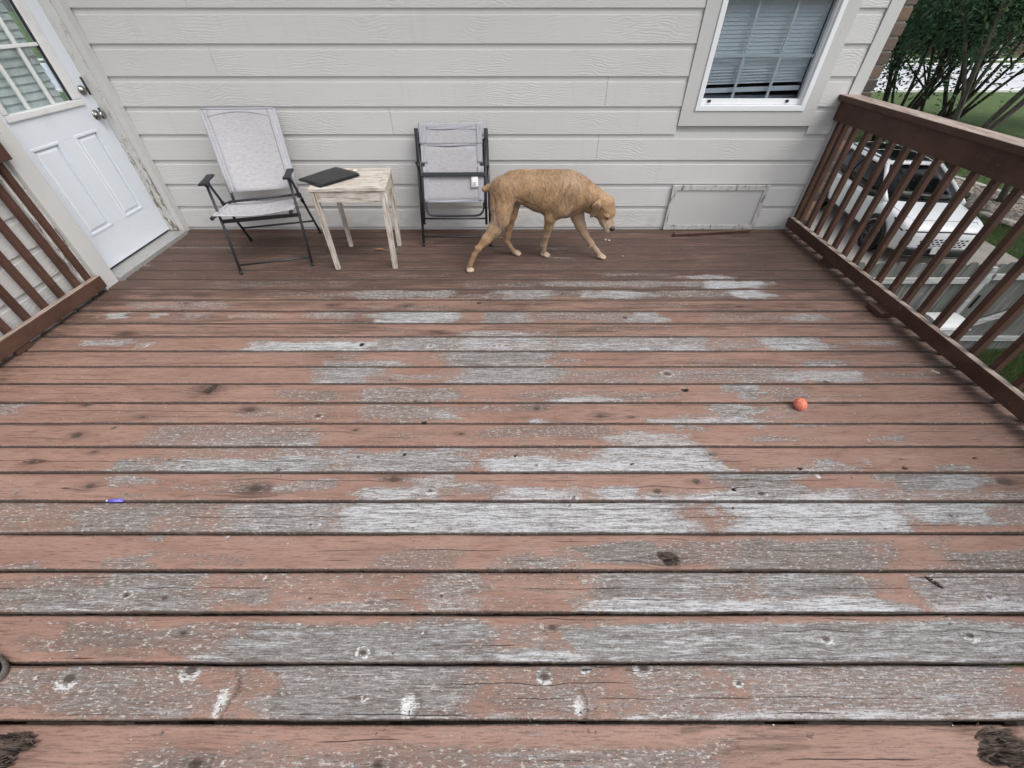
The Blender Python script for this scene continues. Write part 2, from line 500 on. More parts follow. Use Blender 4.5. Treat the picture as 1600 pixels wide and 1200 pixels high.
def bark_material(name, a, b):
    t = NT(name, .9, .1)
    p = t.pos(); n = t.noise(t.mapv(p, (14, 14, 3)), 1, 4, .65)
    t.col(t.mix(t.ss(n, .3, .7), a, b)); t.bump(n, .6, .01)
    return t.m

def stone_material():
    t = NT('river_stone', .8, .2)
    k = t.attr('tint'); n = t.noise(t.pos(), 30, 4)
    c = t.mix(k, (.12, .105, .09), (.42, .37, .31))
    t.col(t.mix(t.ss(n, .4, .7, 0, .3), c, (.2, .17, .14))); t.bump(n, .3, .004)
    return t.m

def brick_material():
    t = NT('rough_brick', .85, .15)
    r = t.oinfo(); p = t.pos(); n = t.noise(p, 55, 4, .7)
    cr = t.n.new('ShaderNodeValToRGB'); t.lk(r, cr.inputs[0])
    e = cr.color_ramp.elements
    e[0].position = 0; e[0].color = (.085, .066, .058, 1)
    e[1].position = 1; e[1].color = (.115, .10, .095, 1)
    for q, cc in ((.3, (.155, .118, .098, 1)), (.5, (.060, .058, .062, 1)), (.68, (.135, .105, .088, 1)), (.86, (.26, .165, .105, 1))):
        k = e.new(q); k.color = cc
    t.col(t.mix(t.ss(n, .45, .75, 0, .45), cr.outputs[0], (.05, .045, .042))); t.bump(n, .7, .004)
    return t.m

def glass_material(name='window_glass', tint=(.86, .9, .92), refl=.9):
    t = NT(name, .05, .5)
    tr = t.n.new('ShaderNodeBsdfTransparent'); tr.inputs[0].default_value = (*tint, 1)
    gl = t.n.new('ShaderNodeBsdfGlossy'); gl.inputs['Roughness'].default_value = .03
    gl.inputs['Color'].default_value = (refl, refl, refl, 1)
    fr = t.n.new('ShaderNodeFresnel')
    bf = t.n.new('ShaderNodeNewGeometry').outputs['Backfacing']
    t.put(fr.inputs[0], t.math('ADD', 1.52, t.math('MULTIPLY', bf, 1 / 1.52 - 1.52)))
    ms = t.n.new('ShaderNodeMixShader')
    t.lk(fr.outputs[0], ms.inputs[0]); t.lk(tr.outputs[0], ms.inputs[1]); t.lk(gl.outputs[0], ms.inputs[2])
    t.lk(ms.outputs[0], t.n['Material Output'].inputs['Surface'])
    return t.m

def dog_material():
    t = NT('short_brindle_coat', .62, .25)
    p = t.obj(); k = t.attr('tint'); wh = t.attr('pale'); dk = t.attr('dark')
    X, Y, Z = t.xyz(p)
    # brindle: thin broken streaks that drop from the spine
    v = t.comb(t.math('ADD', X, t.math('MULTIPLY', Z, .35)), Y, Z)
    s = t.noise(t.mapv(v, (95, 60, 26)), 1, 5, .74, .4)
    f = t.noise(t.mapv(p, (150, 150, 60)), 1, 4, .75)
    g = t.noise(p, 11, 3)
    c = t.mix(t.ss(g, .3, .7), (.275, .165, .085), (.375, .238, .130))
    br = t.math('MULTIPLY', t.ss(s, .46, .66), k)
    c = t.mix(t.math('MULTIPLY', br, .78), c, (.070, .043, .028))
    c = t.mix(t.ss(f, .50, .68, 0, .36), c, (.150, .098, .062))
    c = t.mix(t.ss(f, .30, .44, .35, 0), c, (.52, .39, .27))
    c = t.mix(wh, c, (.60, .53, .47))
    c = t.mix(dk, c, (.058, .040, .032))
    t.col(c); t.bump(f, .16, .0015)
    t.b.inputs['Sheen Weight'].default_value = .15
    return t.m

M = dict(
    deck=deck_material(), rail=rail_material(), stain=rail_material(.15, 'fresh_brown_stain'), sidx=siding_material(0), sidy=siding_material(1),
    trim=trim_material(), peel=trim_material(.85, 'peeling_trim_paint'), peels=trim_material(.45, 'panel_trim_paint'), peelw=trim_material(.8, 'old_white_trim', (.60, .585, .555)),
    door=white_paint('door_white', (.635, .680, .735), .12), vinyl=white_paint('white_vinyl', (.78, .80, .82), .06),
    lite=white_paint('door_window_frame', (.63, .64, .645), .40),
    fabric=fabric_material(), hem=plain('grey_sling_hem', (.36, .362, .40), .85, .1, 0, .08, 300, .2),
    metal=plain('black_powder_coat', (.020, .022, .027), .42, .5, 0, .25, 90),
    plastic=plain('black_plastic', (.019, .020, .024), .5, .4),
    wood=oldwood_material(), leather=plain('black_leatherette', (.011, .011, .013), .42, .45, 0, .3, 260, .25),
    fence=fence_material(), fencerail=rail_fence_material(), grass=grass_material(),
    drive=concrete_material('driveway_concrete', (.30, .275, .245), (.40, .375, .34)),
    road=concrete_material('street_concrete', (.46, .47, .50), (.54, .55, .58)),
    kerb=concrete_material('kerb_concrete', (.66, .66, .64), (.74, .74, .72)),
    bark=bark_material('grey_bark', (.075, .066, .056), (.165, .150, .128)), bark2=bark_material('dark_bark', (.022, .019, .017), (.06, .052, .044)),
    leaf=leaf_material('dark_green_leaf', (.045, .100, .062), (.160, .270, .160)),
    leaf2=leaf_material('olive_green_leaf', (.052, .098, .042), (.20, .275, .11)),
    blade=leaf_material('grass_blade', (.064, .104, .038), (.215, .28, .115)),
    stone=stone_material(), brick=brick_material(), mortar=plain('mortar', (.43, .41, .39), .9, .1, 0, .12, 60, .4),
    glass=glass_material(), bluglass=glass_material('screened_glass', (.79, .82, .845), .75), dark=plain('dark_room', (.16, .17, .185), .9, .1),
    slat=plain('blind_slat', (.78, .80, .81), .5, .3), slatold=plain('old_blind_slat', (.62, .63, .58), .55, .3, 0, .12, 30),
    knob=plain('satin_nickel', (.30, .285, .27), .24, .5, 1.0), bronze=plain('worn_brass', (.055, .045, .04), .35, .5, .6),
    alu=plain('threshold_metal', (.42, .42, .41), .45, .4, .5, .12, 40), seal=plain('door_sweep', (.03, .03, .032), .6, .3),
    ball=plain('coral_rubber', (.74, .215, .145), .5, .3, 0, .14, 60, .5),
    lighter=plain('violet_plastic', (.17, .15, .62), .3, .5), silver=plain('lighter_metal', (.65, .62, .55), .3, .5, .8),
    crumb=plain('pale_crumb', (.55, .47, .40), .8, .2, 0, .2, 200), leafdry=plain('dry_leaf', (.30, .17, .085), .7, .2, 0, .3, 80),
    tag=plain('white_care_tag', (.82, .82, .82), .6, .3), tissue=plain('white_scrap', (.78, .78, .76), .7, .2),
    shoe=plain('dark_suede', (.020, .024, .026), .9, .1, 0, .3, 220, .4), sole=plain('grey_rubber_sole', (.115, .105, .098), .7, .2, 0, .2, 120, .2),
    carw=plain('white_car_paint', (.80, .81, .82), .12, .5), carb=plain('black_car_trim', (.012, .012, .014), .45, .4),
    carg=plain('dark_car_glass', (.004, .0045, .005), .03, .25), tyre=plain('tyre_rubber', (.018, .018, .019), .8, .2, 0, .2, 80),
    rimm=plain('dark_alloy', (.10, .10, .11), .3, .5, .8), seam=plain('panel_gap', (.10, .10, .105), .6, .2), lens=plain('lamp_lens', (.45, .46, .48), .08, .6),
    nail=plain('weathered_nail', (.16, .135, .12), .6, .3, .3, .5, 300), brightener=plain('brightening_board', (.30, .31, .33), .6, .2), splinter=plain('torn_wood_fibre', (.072, .054, .045), .9, .1, 0, .55, 120, .3), splinterw=plain('bleached_wood_fibre', (.40, .39, .38), .9, .1, 0, .35, 120, .3), gap_darkener=plain('gap_darkener_brown', (.030, .025, .020), .95, .1, 0, .3, 6), joist=plain('old_joist', (.06, .045, .035), .85, .1, 0, .25, 30), soffit=plain('soffit_paint', (.55, .54, .51), .6, .2),
    shingle=plain('roof_shingle', (.12, .11, .105), .9, .1, 0, .25, 40, .4), bin=plain('white_bin_plastic', (.52, .53, .525), .4, .4, 0, .05, 12),
    farbrick=plain('far_brick', (.16, .10, .08), .9, .1, 0, .2, 12), dogcoat=dog_material(),
    nose=plain('wet_nose', (.022, .018, .020), .3, .5, 0, .3, 300, .3), eye=plain('dark_eye', (.012, .008, .006), .08, .6),
    block=concrete_material('edging_stone', (.42, .39, .35), (.52, .49, .45)),
)
# ------------------------------------------------------------------ deck
WALL_Y = 3.77
BW = 0.1456; E0 = 0.2018
DX0, DX1 = -2.985, 2.60
# worn patches, per board counted from the nearest one:  (x0, x1, v0, v1, strength, tone)   x along the board as seen, v across it (0 = near edge)
WEAR = {
 0: [(170,430,0,.55,.50,.3),(340,470,.1,.75,.5,.35),(430,700,0,.6,.5,.35),(530,740,.0,.7,.52,.3),(700,1130,0,.66,.54,.4),(740,880,0,.5,.58,.45),(560,620,.0,.3,.5,.5)],
 1: [(-40,80,.22,.85,.62,.3),(82,300,.1,1,.60,.35),(0,120,.3,.9,.55,.3),(200,330,.0,.6,.56,.5),(300,420,.1,1,.46,.35),(420,722,.0,1,.88,.42),(722,960,.0,1,.45,.35),(830,980,.1,.7,.55,.5),(960,1130,0,1,.55,.5),(1130,1640,.05,1,.62,.55),(1300,1640,.2,1,.68,.5),(720,1640,0,.13,.7,1)],
 2: [(40,270,.15,.85,.60,.15),(200,400,.1,.82,.62,.22),(330,775,0,.82,1.0,.42),(775,880,.0,.8,.5,.42),(790,860,.25,.8,.6,.45),(880,1640,0,.82,.98,.5),(300,1640,0,.2,.85,.85),(1150,1180,.1,.5,.35,.4)],
 3: [(-40,130,.0,.9,.52,.25),(0,340,.0,.62,.80,.38),(120,330,.2,1,.82,.38),(0,300,0,.15,.85,.9),(320,430,.1,.6,.7,.4),(330,470,.4,1,.4,.3),(430,640,0,.35,.55,.55),(430,640,.3,1,.38,.3),(630,760,.2,1,.6,.45),(640,800,.0,.45,.6,.6),(760,905,.0,1,.34,.3),(912,1180,.3,1,.85,.45),(1170,1375,.35,1,.92,.42),(1160,1200,.4,.9,.5,.4),(915,1400,0,.36,.95,.95),(1445,1640,.2,1,.78,.5),(1430,1640,0,.3,.85,.95)],
 4: [(200,240,.72,1,.66,.5),(175,240,0,.42,.56,.4),(45,105,.0,.28,.55,.4),(230,420,.1,.45,.38,.3),(580,735,0,.5,.52,.3),(600,720,.3,.6,.42,.3),(780,880,0,.5,.62,.35),(790,880,0,.25,.7,.6),(885,1030,.12,.72,.88,.3),(1020,1180,.1,.75,.6,.3),(1130,1372,.0,.82,.82,.28),(1100,1300,.0,.35,.75,.4),(1330,1372,.6,.85,.7,.3),(1455,1640,.0,.5,.78,.25),(1440,1520,.5,.85,.5,.3)],
 5: [(-40,130,0,1,.52,.28),(100,260,0,.8,.80,.38),(120,350,.5,1,.64,.3),(250,355,0,1,.60,.35),(350,540,0,1,.84,.48),(355,540,0,.45,.88,.6),(530,1085,0,1,1.1,.78),(1080,1125,.0,1,.36,.5),(1125,1400,0,1,1.1,.78),(1400,1570,.18,1,1.0,.72),(1560,1640,.3,1,.6,.5)],
 6: [(140,225,.5,.82,.66,.5),(200,250,.1,.3,.6,.45),(28,60,.2,.4,.6,.4),(250,450,.25,.75,.36,.2),(450,518,.28,.72,.64,.45),(568,690,0,.52,.92,.75),(650,725,.4,.92,.72,.65),(690,760,.1,.6,.55,.6),(750,930,0,.45,.72,.8),(710,760,.3,.8,.5,.6),(930,1000,0,.5,.9,.9),(990,1065,0,.3,.8,.9),(1115,1262,.08,1,.95,.42),(1250,1385,0,.42,.66,.55),(1060,1340,0,.26,.82,.9),(1380,1532,.28,1,.97,.45),(1330,1640,0,.3,.55,.6),(1530,1640,.1,.5,.4,.4)],
 7: [(185,262,0,.55,.94,.42),(258,530,0,.52,1.0,.62),(250,420,.5,1,.44,.4),(400,560,.4,1,.58,.5),(525,725,0,.9,.86,.55),(525,560,.7,1,.8,.55),(715,760,.3,.9,.5,.5),(745,1115,0,.56,.98,.82),(930,1115,.5,1,.86,.78),(760,940,.5,1,.46,.5),(1100,1125,0,.45,.7,.8),(1248,1305,0,.42,.78,.6),(1185,1340,0,.22,.56,.55),(1445,1510,0,.3,.66,.5),(1330,1360,.2,.5,.5,.5)],
 8: [(240,510,.1,.92,.55,.35),(300,505,.0,.4,.66,.5),(440,505,0,.3,.78,.7),(590,700,.3,.7,.36,.2),(750,960,.3,.92,.52,.22),(940,1090,0,.62,.68,.75),(1080,1118,.65,1,.7,.5),(1165,1245,.18,.5,.60,.5),(1370,1405,.2,.45,.66,.6),(1180,1310,.9,1,.75,.8),(1255,1300,.2,.4,.5,.4)],
 9: [(-40,40,.5,1,.56,.5),(100,360,.1,.9,.2,.5),(360,540,.1,.95,.32,.6),(553,730,.1,.92,.60,.42),(680,725,.15,.6,.75,.8),(725,850,.4,.9,.4,.3),(812,862,0,.15,.8,.95),(990,1185,0,.32,.76,.9),(1115,1182,0,1,.86,.5),(1050,1130,.2,.5,.6,.5),(1180,1265,.1,.8,.42,.5)],
 10: [(430,555,.1,.72,.55,.3),(568,725,.05,.85,.64,.4),(570,620,.05,.5,.7,.6),(720,790,.1,.3,.5,.5),(790,1065,.1,.62,.48,.35),(860,1010,0,.32,.72,.85),(1138,1182,.1,1,.86,.45),(1180,1270,.1,.85,.50,.4),(1250,1330,.1,.4,.45,.5)],
 11: [(478,592,0,1,.84,.55),(585,705,.1,.55,.56,.6),(696,880,0,1,.84,.5),(700,860,0,.3,.85,.9),(870,1015,0,.8,.52,.4),(1010,1260,.05,.95,.60,.45),(1190,1360,.05,.75,.66,.8),(1360,1460,.2,.7,.4,.5),(230,480,.1,.5,.22,.4)],
 12: [(503,645,0,.38,.76,.6),(645,700,.2,.7,.4,.4),(697,862,0,1,.88,.4),(810,850,.3,.9,.7,.9),(878,908,.15,.6,.6,.4),(500,580,.3,.9,.35,.3),(1235,1310,0,.35,.68,.6),(1060,1240,.1,.4,.35,.4)],
 13: [(120,215,.25,.85,.52,.9),(215,250,.2,.6,.5,.8),(390,600,0,.66,.98,1.0),(470,560,.5,.9,.5,.4),(585,620,.2,.9,.75,.45),(600,700,0,1,.84,.55),(690,860,0,1,.82,.65),(850,1110,0,1,.78,.55),(830,1110,0,.25,.85,.95),(1100,1200,.1,.8,.55,.5),(1185,1300,.05,1,.80,.72),(1300,1400,.2,.7,.45,.6)],
 14: [(590,625,.2,.8,.5,.3),(715,845,0,.38,.72,.6),(800,1080,.35,.75,.34,.15),(1080,1400,.2,.6,.25,.3)],
 15: [(165,205,.35,.9,.82,.95),(228,256,.4,.9,.7,.9),(265,325,.2,.9,.45,.7),(355,440,.3,.9,.44,.6),(475,570,.3,1,.52,.6),(583,718,0,1,1.05,.66),(757,835,0,1,.90,.42),(830,985,.1,1,.50,.45),(983,1038,.05,.95,1.0,.6),(1100,1230,.2,.8,.4,.4),(1225,1295,.15,.8,.70,.7)],
 16: [(195,370,.1,.9,.42,.75),(560,760,.1,.5,.35,.3),(800,1100,.2,.7,.30,.35)],
 17: [(555,715,.1,.9,.76,.42),(715,780,.1,.6,.45,.4),(775,860,0,1,.82,.48),(860,900,.1,.8,.45,.4),(895,1025,.1,.85,.86,.62),(1020,1135,.1,.9,.54,.45),(1128,1205,.15,1,1.05,.88),(400,560,.2,.8,.36,.35)],
 18: [(700,850,.1,.8,.38,.3),(850,1105,.15,.85,.58,.5),(1095,1202,.1,.85,.98,.95),(330,560,.1,.9,.34,.3)],
 19: [(940,1060,.3,.7,.46,.55),(1055,1145,0,.42,.70,.7),(560,700,.2,.6,.34,.3)],
 20: [(170,240,.3,.7,.5,.7),(880,960,.3,.6,.3,.4)],
 21: [(480,560,.3,.8,.35,.6),(840,900,.3,.6,.45,.7)],
 22: [(180,460,.6,1,.36,.7),(560,640,.3,.8,.3,.6),(830,900,.5,.8,.35,.7)],
 23: [(230,400,.2,.6,.25,.6)],
 -1: [(-200,700,.1,.9,.5,.4),(900,1800,.2,.9,.55,.4)], -2: [(-200,1800,.1,.8,.55,.45)], -3: [(0,900,.1,.8,.5,.4)], -4: [(300,1400,.1,.8,.5,.4)],
}
# knots and holes seen in the boards: (px, py, half length m, kind)
KNOTS = [
 (12,1172,.060,'rot'),(1568,1166,.072,'rot'),(255,1143,.006,'dot'),(305,1194,.026,'dark'),(1265,1150,.009,'dot'),(590,1196,.022,'dark'),(920,1143,.006,'dot'),(600,1140,.006,'dot'),
 (110,1060,.034,'white'),(300,1047,.030,'white'),(345,1098,.052,'split'),(637,1106,.050,'split'),(850,1057,.026,'white'),(905,1106,.042,'split'),(1005,1044,.026,'white'),(1153,1067,.014,'white'),(570,1090,.012,'white'),(915,1047,.013,'white'),
 (567,1019,.020,'ring'),(863,980,.017,'dark'),(1290,998,.022,'white'),(1516,992,.022,'white'),(285,989,.015,'dark'),(658,988,.009,'white'),(1480,965,.008,'dark'),
 (197,930,.020,'ring'),(257,934,.017,'dark'),(415,903,.020,'split'),(485,935,.012,'dark'),(690,932,.015,'ring'),(1460,910,.040,'gouge'),(1545,933,.016,'white'),
 (1045,872,.042,'rotknot'),(357,838,.016,'split'),(130,877,.014,'crack'),(990,867,.03,'crack'),
 (485,821,.016,'ring'),(890,790,.010,'dark'),(1375,818,.009,'dark'),(1485,805,.014,'dark'),(37,803,.007,'hole'),(1145,794,.006,'hole'),
 (400,763,.034,'dark'),(140,759,.026,'dark'),(617,748,.030,'dark'),(672,767,.022,'white'),(1027,767,.026,'dark'),(1087,752,.026,'dark'),(1147,763,.013,'hole'),(1190,772,.024,'ring'),(1280,746,.026,'split'),(1570,752,.042,'dark'),(897,777,.018,'white'),(100,762,.03,'crack'),
 (50,722,.020,'dark'),(148,706,.014,'dark'),(265,717,.009,'hole'),(285,730,.016,'ring'),(632,711,.009,'hole'),(805,711,.011,'hole'),(837,727,.016,'ring'),(987,725,.009,'hole'),(1250,732,.014,'hole'),(1412,718,.034,'crack'),(1413,731,.012,'hole'),(1523,715,.010,'hole'),(435,733,.016,'dark'),(560,714,.016,'dark'),(1110,710,.014,'dark'),
 (120,680,.034,'dark'),(178,668,.020,'gouge2'),(720,678,.016,'dark'),(555,672,.018,'dark'),
 (390,640,.030,'dark'),(497,650,.026,'ring'),(838,638,.022,'dark'),(937,650,.024,'dark'),(985,652,.012,'dark'),(662,660,.014,'hole'),(222,652,.016,'dark'),(135,633,.016,'dark'),
 (327,608,.042,'rotknot'),(1070,609,.020,'hole'),(648,626,.010,'hole'),(55,622,.03,'crack'),
 (1042,584,.034,'ring'),(1290,596,.020,'dark'),(610,594,.016,'dark'),
 (565,538,.016,'hole'),(672,541,.022,'white'),(780,540,.020,'white'),(132,535,.024,'split'),(230,540,.022,'split'),(1240,543,.022,'dark'),
 (685,519,.020,'dark'),(1212,515,.042,'crack'),(197,521,.022,'dark'),(977,496,.016,'hole'),(560,503,.012,'dark'),
 (748,473,.020,'hole'),(290,474,.026,'dark'),(520,477,.02,'dark'),(1165,479,.11,'crack'),(1100,477,.03,'crack'),(635,478,.022,'dark'),(440,462,.05,'crack'),
 (215,441,.030,'dark'),(315,461,.024,'dark'),(250,461,.018,'dark'),(797,445,.026,'ring'),(890,412,.03,'crack'),(1050,408,.02,'dark'),(870,430,.06,'crack'),(960,412,.08,'crack'),
]
def px_to_x(px, yc): return (px - 800) * (yc * CP + CAM_H * SP) / FPX
deck = thing('deck', 'weathered wooden deck of long boards with peeling red brown paint', 'deck', (0, 0, 0))
kn_w = [(on_z(px, py), h, k) for px, py, h, k in KNOTS]

def smooth_noise(n, m, sx, sy, seed):
    g = np.random.default_rng(seed).random((int(sx) + 2, int(sy) + 2))
    x = np.linspace(0, sx, n)[:, None]; y = np.linspace(0, sy, m)[None, :]
    xi = np.minimum(x.astype(int), int(sx)); yi = np.minimum(y.astype(int), int(sy)); fx = x - xi; fy = y - yi
    fx = fx * fx * (3 - 2 * fx); fy = fy * fy * (3 - 2 * fy)
    return (g[xi, yi] * (1 - fx) + g[xi + 1, yi] * fx) * (1 - fy) + (g[xi, yi + 1] * (1 - fx) + g[xi + 1, yi + 1] * fx) * fy

LAST = 25
for r in range(-6, LAST + 1):
    rr = random.Random(100 + r)
    y0 = E0 + BW * (r - 1) + .0049 + rr.uniform(-.0012, .0012)
    y1 = E0 + BW * r - .0049 + rr.uniform(-.0012, .0012)
    if r == LAST: y1 = WALL_Y - .012
    yc = (y0 + y1) / 2; w = y1 - y0
    dx = .0065 if 0 <= r <= 4 else (.009 if 0 <= r <= 11 else (.014 if r > 0 else .05))
    nx = int((DX1 - DX0) / dx); nv = 22 if 0 <= r <= 4 else (16 if 0 <= r <= 11 else 10)
    xs = np.linspace(DX0, DX1, nx + 1)[:, None]
    vv = np.linspace(0, 1, nv + 1)[None, :]
    P = np.broadcast_to(xs, (nx + 1, nv + 1)); V = np.broadcast_to(vv, (nx + 1, nv + 1)).copy()
    wear = np.full(P.shape, .10) + .07 * np.exp(-(P / 1.5) ** 2) * (1 - .5 * float(sstep(2.3, 2.8, yc))) + .10 * (smooth_noise(nx + 1, nv + 1, 14, 2, 300 + r) - .5)
    tone = np.full(P.shape, .45)
    wob = (smooth_noise(nx + 1, nv + 1, (DX1 - DX0) / .05, 4, 500 + r) - .5)
    wob2 = (smooth_noise(nx + 1, nv + 1, (DX1 - DX0) / .18, 3, 700 + r) - .5)
    ycl = max(yc, .08)
    for (xa, xb, va, vb, st, tn) in WEAR.get(r, ()):
        a, b = px_to_x(xa, ycl), px_to_x(xb, ycl)
        ex = min(.11, (b - a) * .36)
        Pw = P + wob * .09 + wob2 * .14; Vw = V + wob2 * .26 + wob * .10
        k = sstep(a - ex, a + ex, Pw) * (1 - sstep(b - ex, b + ex, Pw))
        k = k * (sstep(va - .14, va + .12, Vw) if va > .02 else 1) * ((1 - sstep(vb - .12, vb + .14, Vw)) if vb < .98 else 1)
        ns = st * k
        kk = k * sstep(-.12, .30, ns - wear); tone = tone * (1 - kk) + min(tn, .80) * kk; wear = np.maximum(wear, ns)
    # unseen-row dirt: browner where rain does not wash, darker to paint in wall shade
    far = float(sstep(2.30, 3.0, yc))
    dirt_shade = np.full(P.shape, .05 + .50 * far + .20 * float(sstep(.9, 2.3, yc))) + .16 * (smooth_noise(nx + 1, nv + 1, 11, 2, 900 + r) - .5)
    dirt_shade += .5 * sstep(2.28, 2.58, P + wob * .1) * (1 - .5 * far)  # soft shade along the right railing, painted in as dark brown
    dirt_shade += .35 * (1 - sstep(-2.93, -2.72, P + wob * .1))  # darker strip along the left edge of the deck
    if r == 0: dirt_shade += .3 * sstep(.55, .7, P + wob) * (1 - sstep(.9, 1.0, P)) * sstep(.3, .6, V)
    if 14 <= r <= 19: dirt_shade += .20 * sstep(.35, .6, smooth_noise(nx + 1, nv + 1, 9, 3, 40 + r)) * (1 - sstep(1.6, 2.0, P))
    knot = np.zeros(P.shape); hole = np.zeros(P.shape); ring = np.zeros(P.shape); dz = np.zeros(P.shape)
    G = y0 + V * w
    grain = G.copy()
    Y = G
    edge_jit = .0030 * (smooth_noise(nx + 1, 2, (DX1 - DX0) / .30, 1, 60 + r)[:, :1] - .5)
    for (kp, hl, kind) in kn_w:
        seed_ = int(abs(kp.x * 997) + abs(kp.y * 613))
        if not (y0 - .02 < kp.y < y1 + .02): continue
        ddx = P - kp.x; ddy = Y - kp.y
        asp = {'crack': 9., 'split': 1.1, 'gouge': 1., 'gouge2': 1.}.get(kind, 1.35)
        a, b = hl, hl / asp
        if kind in ('gouge', 'gouge2'):
            an = R(-48) if kind == 'gouge' else R(32)
            ddx, ddy = ddx * math.cos(an) + ddy * math.sin(an), -ddx * math.sin(an) + ddy * math.cos(an); a, b = hl, hl * .26
        jit = 1 + (.7 if kind in ('rot', 'rotknot', 'split') else .3) * (wob + .3 * wob2)
        d = np.sqrt((ddx / a) ** 2 + (ddy / b) ** 2) * jit
        # grain flows round the knot
        if kind in ('dark', 'ring', 'white', 'rotknot'):
            grain += np.where(ddy >= 0, 1, -1) * b * .9 * np.exp(-(ddx / (a * 2.4)) ** 2) * np.exp(-np.abs(ddy) / (b * 2.2)) * -1
        if kind == 'dark':
            knot = np.maximum(knot, .78 * (1 - sstep(.35, 1.25, d))); hole = np.maximum(hole, .42 * (1 - sstep(.1, .5, d))); dz -= .0025 * (1 - sstep(.2, .9, d))
            dirt_shade += .5 * np.exp(-(ddx / (a * 3)) ** 2 - (ddy / (b * 1.5)) ** 2)
        elif kind == 'ring':
            knot = np.maximum(knot, .8 * (1 - sstep(.45, .75, d))); ring = np.maximum(ring, .72 * np.exp(-((d - 1.0) / .32) ** 2)); dz += .0015 * np.exp(-((d - 1) / .3) ** 2)
            hole = np.maximum(hole, .35 * (1 - sstep(.1, .4, d)))
        elif kind == 'white':
            ring = np.maximum(ring, .90 * np.exp(-((d - .95) / .45) ** 2) * (.45 + .55 * sstep(-.2, .6, -ddy / b))); knot = np.maximum(knot, .75 * (1 - sstep(.4, .75, d))); wear = np.maximum(wear, .8 * (1 - sstep(.8, 1.9, d)))
            dz += .002 * np.exp(-((d - .9) / .4) ** 2)
        elif kind == 'split':
            dd = np.sqrt((ddx / (a * .5)) ** 2 + (ddy / (b * .95)) ** 2) * jit
            ring = np.maximum(ring, .95 * (1 - sstep(.3, 1.15, dd))); tone = np.maximum(tone, .7 * (1 - sstep(.3, 1.6, dd))); wear = np.maximum(wear, .62 * (1 - sstep(.2, 1.6, dd)))
            hole = np.maximum(hole, .75 * (1 - sstep(.05, .6, np.abs(ddx + ddy * .35 + wob * .012) / (a * .34) + np.abs(ddy + .3 * b) / (b * 1.1)))); knot = np.maximum(knot, .62 * np.exp(-((dd - 1.25) / .35) ** 2) * sstep(-.3, .4, ddx / a)); dz -= .003 * (1 - sstep(.1, .7, dd))
        elif kind == 'hole':
            hole = np.maximum(hole, 1.1 * (1 - sstep(.75, 1.1, d))); dz -= .012 * (1 - sstep(.55, 1.0, d))
        elif kind == 'dot':
            knot = np.maximum(knot, .7 * (1 - sstep(.8, 1.3, d))); dz += .001 * (1 - sstep(.6, 1.1, d))
        elif kind in ('gouge', 'gouge2'):
            hole = np.maximum(hole, .95 * (1 - sstep(.6, 1.05, d))); dz -= .010 * (1 - sstep(.3, 1.0, d))
        elif kind == 'crack':
            d2 = np.sqrt((ddx / a) ** 2 + ((ddy + .05 * ddx + wob * .006) / (b * .55)) ** 2)
            hole = np.maximum(hole, .85 * (1 - sstep(.3, 1.0, d2))); knot = np.maximum(knot, .55 * (1 - sstep(.6, 2.2, d2))); dz -= .004 * (1 - sstep(.2, 1, d2))
        elif kind in ('rot', 'rotknot'):
            sc = 1.0 if kind == 'rot' else .7
            st_ = smooth_noise(nx + 1, nv + 1, (DX1 - DX0) / .012, 26, 77 + r)
            st2 = smooth_noise(nx + 1, nv + 1, (DX1 - DX0) / .05, 30, 78 + r)
            inn = 1 - sstep(.72, 1.02, d + (st2 - .5) * .55)
            hole = np.maximum(hole, inn * (.30 + .75 * sstep(.42, .62, st2) * sc + .3 * (1 - sstep(.1, .45, d)))); knot = np.maximum(knot, inn * .95)
            dz -= inn * (.006 + .020 * st2 * sc + .02 * (1 - sstep(.1, .5, d)) * (kind == 'rot'))
            dirt_shade += .5 * np.exp(-(ddx / (a * 2)) ** 2 - (ddy / (b * 1.6)) ** 2)
    edm = np.minimum(V, 1 - V) * w
    knot = np.maximum(knot, .80 * (1 - sstep(.001, .0070, edm)))  # dirty board edges, painted darker so the gaps look wide and black
    # rounded, chipped arrises and slight cupping
    ed = np.minimum(V, 1 - V) * w
    Z = -.0045 * (1 - sstep(0, .009, ed)) + rr.uniform(-.001, .001) + .0012 * ((V - .5) ** 2 * 4) + dz
    Z = Z + .0012 * (smooth_noise(nx + 1, nv + 1, 40, 5, 20 + r) - .5)
    wear = np.maximum(wear, .52 * (1 - sstep(.0, .008, ed)) * (smooth_noise(nx + 1, nv + 1, 60, 1, 15 + r) > .4) * (1 - .6 * far))
    Yj = Y + np.where(V < .5, edge_jit * (1 - V * 2), edge_jit * (V * 2 - 1) * -1) + wob * .0007 * (np.abs(V - .5) > .42)
    # side skirts
    def skirt(A, i, fn=None): return A[:, i:i + 1]
    def ext(A): return np.concatenate([A[:, :1], A, A[:, -1:]], axis=1)
    PX = ext(P); PY = ext(Yj); PZ = ext(Z); PZ[:, 0] = -.036; PZ[:, -1] = -.036
    n1, n2 = PX.shape
    verts = np.stack([PX, PY, PZ], -1).reshape(-1, 3)
    ii, jj = np.meshgrid(np.arange(n1 - 1), np.arange(n2 - 1), indexing='ij')
    a_ = (ii * n2 + jj).ravel(); F = np.stack([a_, a_ + n2, a_ + n2 + 1, a_ + 1], 1)
    dk = ext(hole); dk[:, 0] = .75; dk[:, -1] = .75  # board sides painted near black in place of gap shade
    me = np_mesh('plank', verts, F, M['deck'], True, dict(wear=ext(wear), tone=ext(tone), dirt_shade=ext(dirt_shade), knot=ext(knot), hole=dk, ring=ext(ring), grain=ext(grain), board=np.full(n1 * n2, r + 20.0)))
    link('plank', me, deck)
